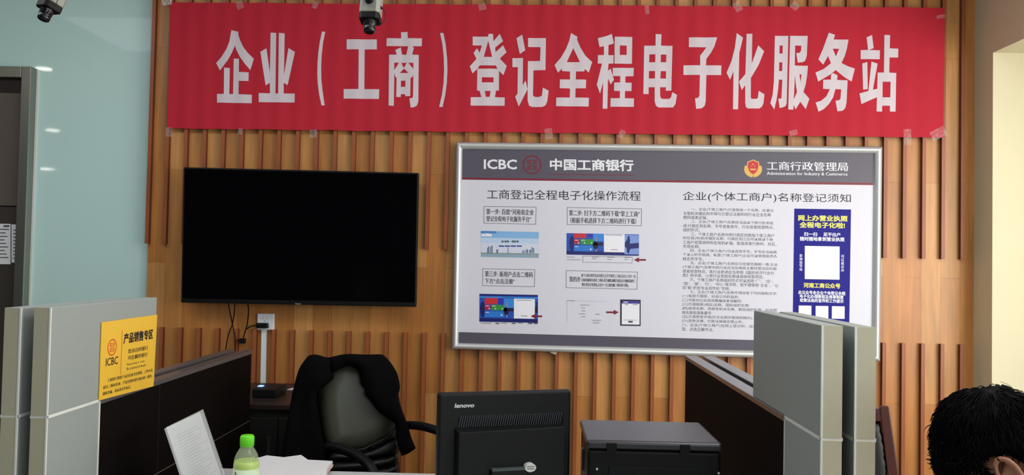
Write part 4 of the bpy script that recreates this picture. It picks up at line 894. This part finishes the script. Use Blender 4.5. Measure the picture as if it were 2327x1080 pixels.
for sgn in (-1, 1):
    s0_ = sh_+Vector((0, sgn*.19, .0)); el = s0_+Vector((-.10, sgn*.05, -.28)); wr = el+Vector((-.22, -sgn*.09, .02))
    b.tube([s0_, s0_.lerp(el, .5), el, el.lerp(wr, .5), wr], [.056, .050, .042, .038, .028], 12)
    b.tube([wr, wr+Vector((-.05, -sgn*.01, 0)), wr+Vector((-.09, -sgn*.015, -.01))], [.028, .038, .034], 10)
    for k in range(4):
        f0 = wr+Vector((-.085, -sgn*.015+(k-1.5)*.018, -.008)); b.tube([f0, f0+Vector((-.035, 0, -.008)), f0+Vector((-.058+.006*abs(k-1.3), 0, -.026))], [.009, .0085, .007], 8)
    f0 = wr+Vector((-.03, -sgn*.035, .0)); b.tube([f0, f0+Vector((-.028, -sgn*.018, -.006)), f0+Vector((-.05, -sgn*.02, -.016))], [.011, .010, .008], 8)
    hip = pel+Vector((-.02, sgn*.09, -.0)); kn = hip+Vector((-.42, sgn*.04, .0)); an = Vector((kn.x+.02, kn.y, .09))
    b.tube([hip, hip.lerp(kn, .5), kn, kn.lerp(an, .4), an], [.085, .075, .058, .055, .04], 14)
    b.tube([an+Vector((.04, 0, -.045)), an+Vector((-.06, 0, -.055)), an+Vector((-.17, 0, -.062))], [.040, .036, .024], 10)
person = thing('person', 'seated person with short black hair, head bowed to the left, at the right edge', 'person', (pel.x, pel.y, 0))
bo = b.build('body', skin, person, normals=True)
md = bo.modifiers.new('remesh', 'REMESH'); md.mode = 'VOXEL'; md.voxel_size = .0042; md.use_smooth_shade = True
md = bo.modifiers.new('smooth', 'SMOOTH'); md.factor = .5; md.iterations = 2
# eyes
for sgn in (-1, 1):
    b = MB(); b.ball(HM @ Vector((.074, sgn*.030, .002)), .0115); b.build('eye', mat('eye_white', (210, 206, 200), rough=.2), person)
# hair: cap with a tousled surface, plus strands
b = MB(); bmesh.ops.create_icosphere(b.bm, subdivisions=5, radius=1)
def hairline(x, y, z):
    """True where hair grows on the unit head direction"""
    if x > .35: return z > .14+.20*max(0, abs(y)-.45)
    if x > .22: return z > -.05
    if x > -.22: return z > .20
    return z > max(-.62, -.02+(x+.12)*1.1)+(.16 if x > -.3 else 0)
kill = []
for v in b.bm.verts:
    d = v.co.normalized()
    if not hairline(*d): kill.append(v)
bmesh.ops.delete(b.bm, geom=kill, context='VERTS')
roots = []
for v in b.bm.verts:
    d = v.co.normalized(); x, y, z = d
    p = Vector((x*.098, y*.077, z*.112 if z > 0 else z*.120))
    edge = 1.0 if not v.is_boundary else .0
    th = .018+.010*max(0, z)-.012*max(0, x)
    th += .006*noise.noise(d*5)+.005*noise.noise(d*13)
    roots.append((p, d)); v.co = HM @ (p+d*(th*edge+.002))
for f in b.bm.faces: f.smooth = True
rnd = random.Random(3)
crown = Vector((-.45, .1, .89)).normalized()
for k in range(9000):
    p, d = rnd.choice(roots)
    ear = abs(d.y) > .55 and -.40 < d.x < .22 and d.z < .46
    tang = (d-crown*d.dot(crown)); tang = tang.normalized() if tang.length > .05 else Vector((1, 0, 0))
    tang = (tang+Vector((rnd.gauss(0, .15), rnd.gauss(0, .15), rnd.gauss(0, .15)))).normalized(); tang = (tang-d*tang.dot(d)*.9).normalized()
    ln = rnd.uniform(.018, .040)*(.25 if ear else .6 if d.x > .6 else 1); h0 = .018+.010*max(0, d.z)-.012*max(0, d.x)
    lift = h0+.006*noise.noise(d*5)+.005*noise.noise(d*13)+rnd.uniform(.0005, .0065)
    cr = rnd.uniform(-.003, .005)
    b.tube([HM @ (p+d*(lift-.004+cr*math.sin(math.pi*q/4)-.006*(q/4)**2*(ln/.04))+tang*ln*q/4) for q in range(5)], [.0011, .0011, .0010, .0007, .0002], 3, cap=False)
for k in range(260):      # fringe hanging over the forehead
    a = rnd.uniform(-1.1, 1.1); d = Vector((math.cos(a)*.93, math.sin(a)*.93, rnd.uniform(.26, .5))).normalized(); p = Vector((d.x*.098, d.y*.077, d.z*.112))
    l = rnd.uniform(.012, .038); wv_ = rnd.uniform(-.008, .010)
    b.tube(spl([HM @ (p+d*.012+Vector((-.02, 0, .02))), HM @ (p+d*.020), HM @ (p+d*.020+Vector((.003+wv_*.4, rnd.uniform(-.006, .006), -l*.5))), HM @ (p+d*.014+Vector((.002+wv_, rnd.uniform(-.01, .01), -l)))], 3), [.0016]*8+[.0009, .0003], 3, cap=False)
for px, py, ex, ey in ((2312, 897, 2274, 868), (2315, 900, 2276, 876), (2318, 905, 2321, 888), (2322, 906, 2335, 884), (2135, 958, 2122, 954)):    # flyaway strands
    p0 = at(px, py+8, Y=yh); p2 = at(ex, ey, Y=yh); pm = (p0+p2)/2+Vector((.004, 0, .006)); b.tube(spl([p0, pm, p2], 5), .0005, 4, cap=False)
b.build('hair', hair_m, person)
# plain stool
stx, sty = pel.x+.01, pel.y
t = thing('stool', 'plain dark stool under the seated person at the right edge', 'stool', (stx, sty, 0))
b = MB(); b.lathe([(.17, .40), (.175, .41), (.175, .435), (.165, .445)], (stx, sty, 0)); b.build('seat', blk_lea, t)
for k in range(4):
    a = k*math.pi/2+.78; b = MB(); b.tube([(stx+math.cos(a)*.13, sty+math.sin(a)*.13, .40), (stx+math.cos(a)*.17, sty+math.sin(a)*.17, .0)], .013, 8); b.build('leg', steel, t)

# ------------------------------------------------------------------ hanging cameras
bodym = mat('camera_grey', (140, 140, 132), rough=.4, var=.04)
lens_m = mat('lens_black', (14, 14, 20), rough=.2, spec=.6)
def seccam(label, tip, L, tilt, spin, lean=0):
    """tip = end of the lens; local -Z is the lens direction, local -Y faces the viewer"""
    R_ = Matrix.Rotation(spin, 4, 'Z') @ Matrix.Rotation(tilt, 4, 'X') @ Matrix.Rotation(lean, 4, 'Y')
    M = Matrix.Translation(tip) @ R_
    t = thing('security_camera', label, 'camera', (tip.x, tip.y, tip.z), group='ceiling cameras')
    b = MB(); b.lathe([(.013, 0), (.0165, .002), (.018, .014), (.0165, .016), (.0175, .018), (.0195, .036), (.022, .046)], seg=24); b.bm.transform(M); b.build('lens', lens_m, t)
    b = MB(); o8 = [(-.030, -.018), (-.020, -.026), (.020, -.026), (.030, -.018), (.030, .022), (.022, .028), (-.022, .028), (-.030, .022)]
    b.prism([(x, y, .036) for x, y in o8], (0, 0, .020)); b.bm.transform(M); b.build('front_collar', blk_matte, t, bevel=.002, normals=True)
    b = MB(); b.prism([(x*1.02, y*1.02, .056) for x, y in o8], (0, 0, L)); b.bm.transform(M); b.build('camera_body', bodym, t, bevel=.002, normals=True)
    c = M @ Vector((0, -.028, .056+L*.45)); c1 = M @ Vector((0, -.052, .056+L*.5))
    b = MB(); b.tube([c, c.lerp(c1, .5)], .0125, 16); b.build('mount_ring', blk_matte, t)
    b = MB(); b.tube([c.lerp(c1, .45), c1+Vector((0, 0, .012)), Vector((c1.x, c1.y, c1.z+.05)), Vector((c1.x, c1.y, ZC-.02))], [.0105, .0105, .010, .010], 14); b.lathe([(.035, -.02), (.035, 0)], (c1.x, c1.y, ZC-.001)); b.build('ceiling_rod', mat('silver_rod', (206, 206, 208), rough=.3, metal=.8), t)
    b = MB(); b.tube(spl([M @ Vector(p) for p in ((.030, -.004, .075), (.040, -.006, .072), (.046, -.006, .050), (.040, -.010, .026), (.016, -.012, .018))]), .0011, 6); b.build('lens_cable', blk_matte, t)
    b = MB(); b.ball(M @ Vector((.031, -.006, .078)), .005); b.build('cable_plug', blk_matte, t)
    return t
seccam('grey security camera hanging from the ceiling in front of the red banner', at(839, 74, Y=2.45), .075, math.radians(-12), .0)
seccam('white and black security camera hanging at the upper left before the blue wall', at(97, 46, Y=2.45), .075, math.radians(-18), math.radians(-28), math.radians(6))
# ceiling downlights of the hall (they mirror in the glazed blue wall)
em = mat('lamp_glow', (255, 250, 240), emit=60)
for lab, px, py, r in (('round ceiling downlight nearest the blue wall', 100, 156, .07), ('round ceiling downlight in the second row from the blue wall', 120, 296, .09), ('round ceiling downlight in the third row from the blue wall', 104, 384, .17)):
    p = at(px, py, Y=YD); d = (p-CAM); d.y = -d.y; k = (ZC-.004-p.z)/d.z; c = p+d*k
    if c.y < -5.8: pass
    b = MB(); b.lathe([(r, -.012), (r, 0)], (c.x, c.y, ZC-.001), seg=24); tag(b.build('downlight', em), lab, 'downlight', 'hall downlights')
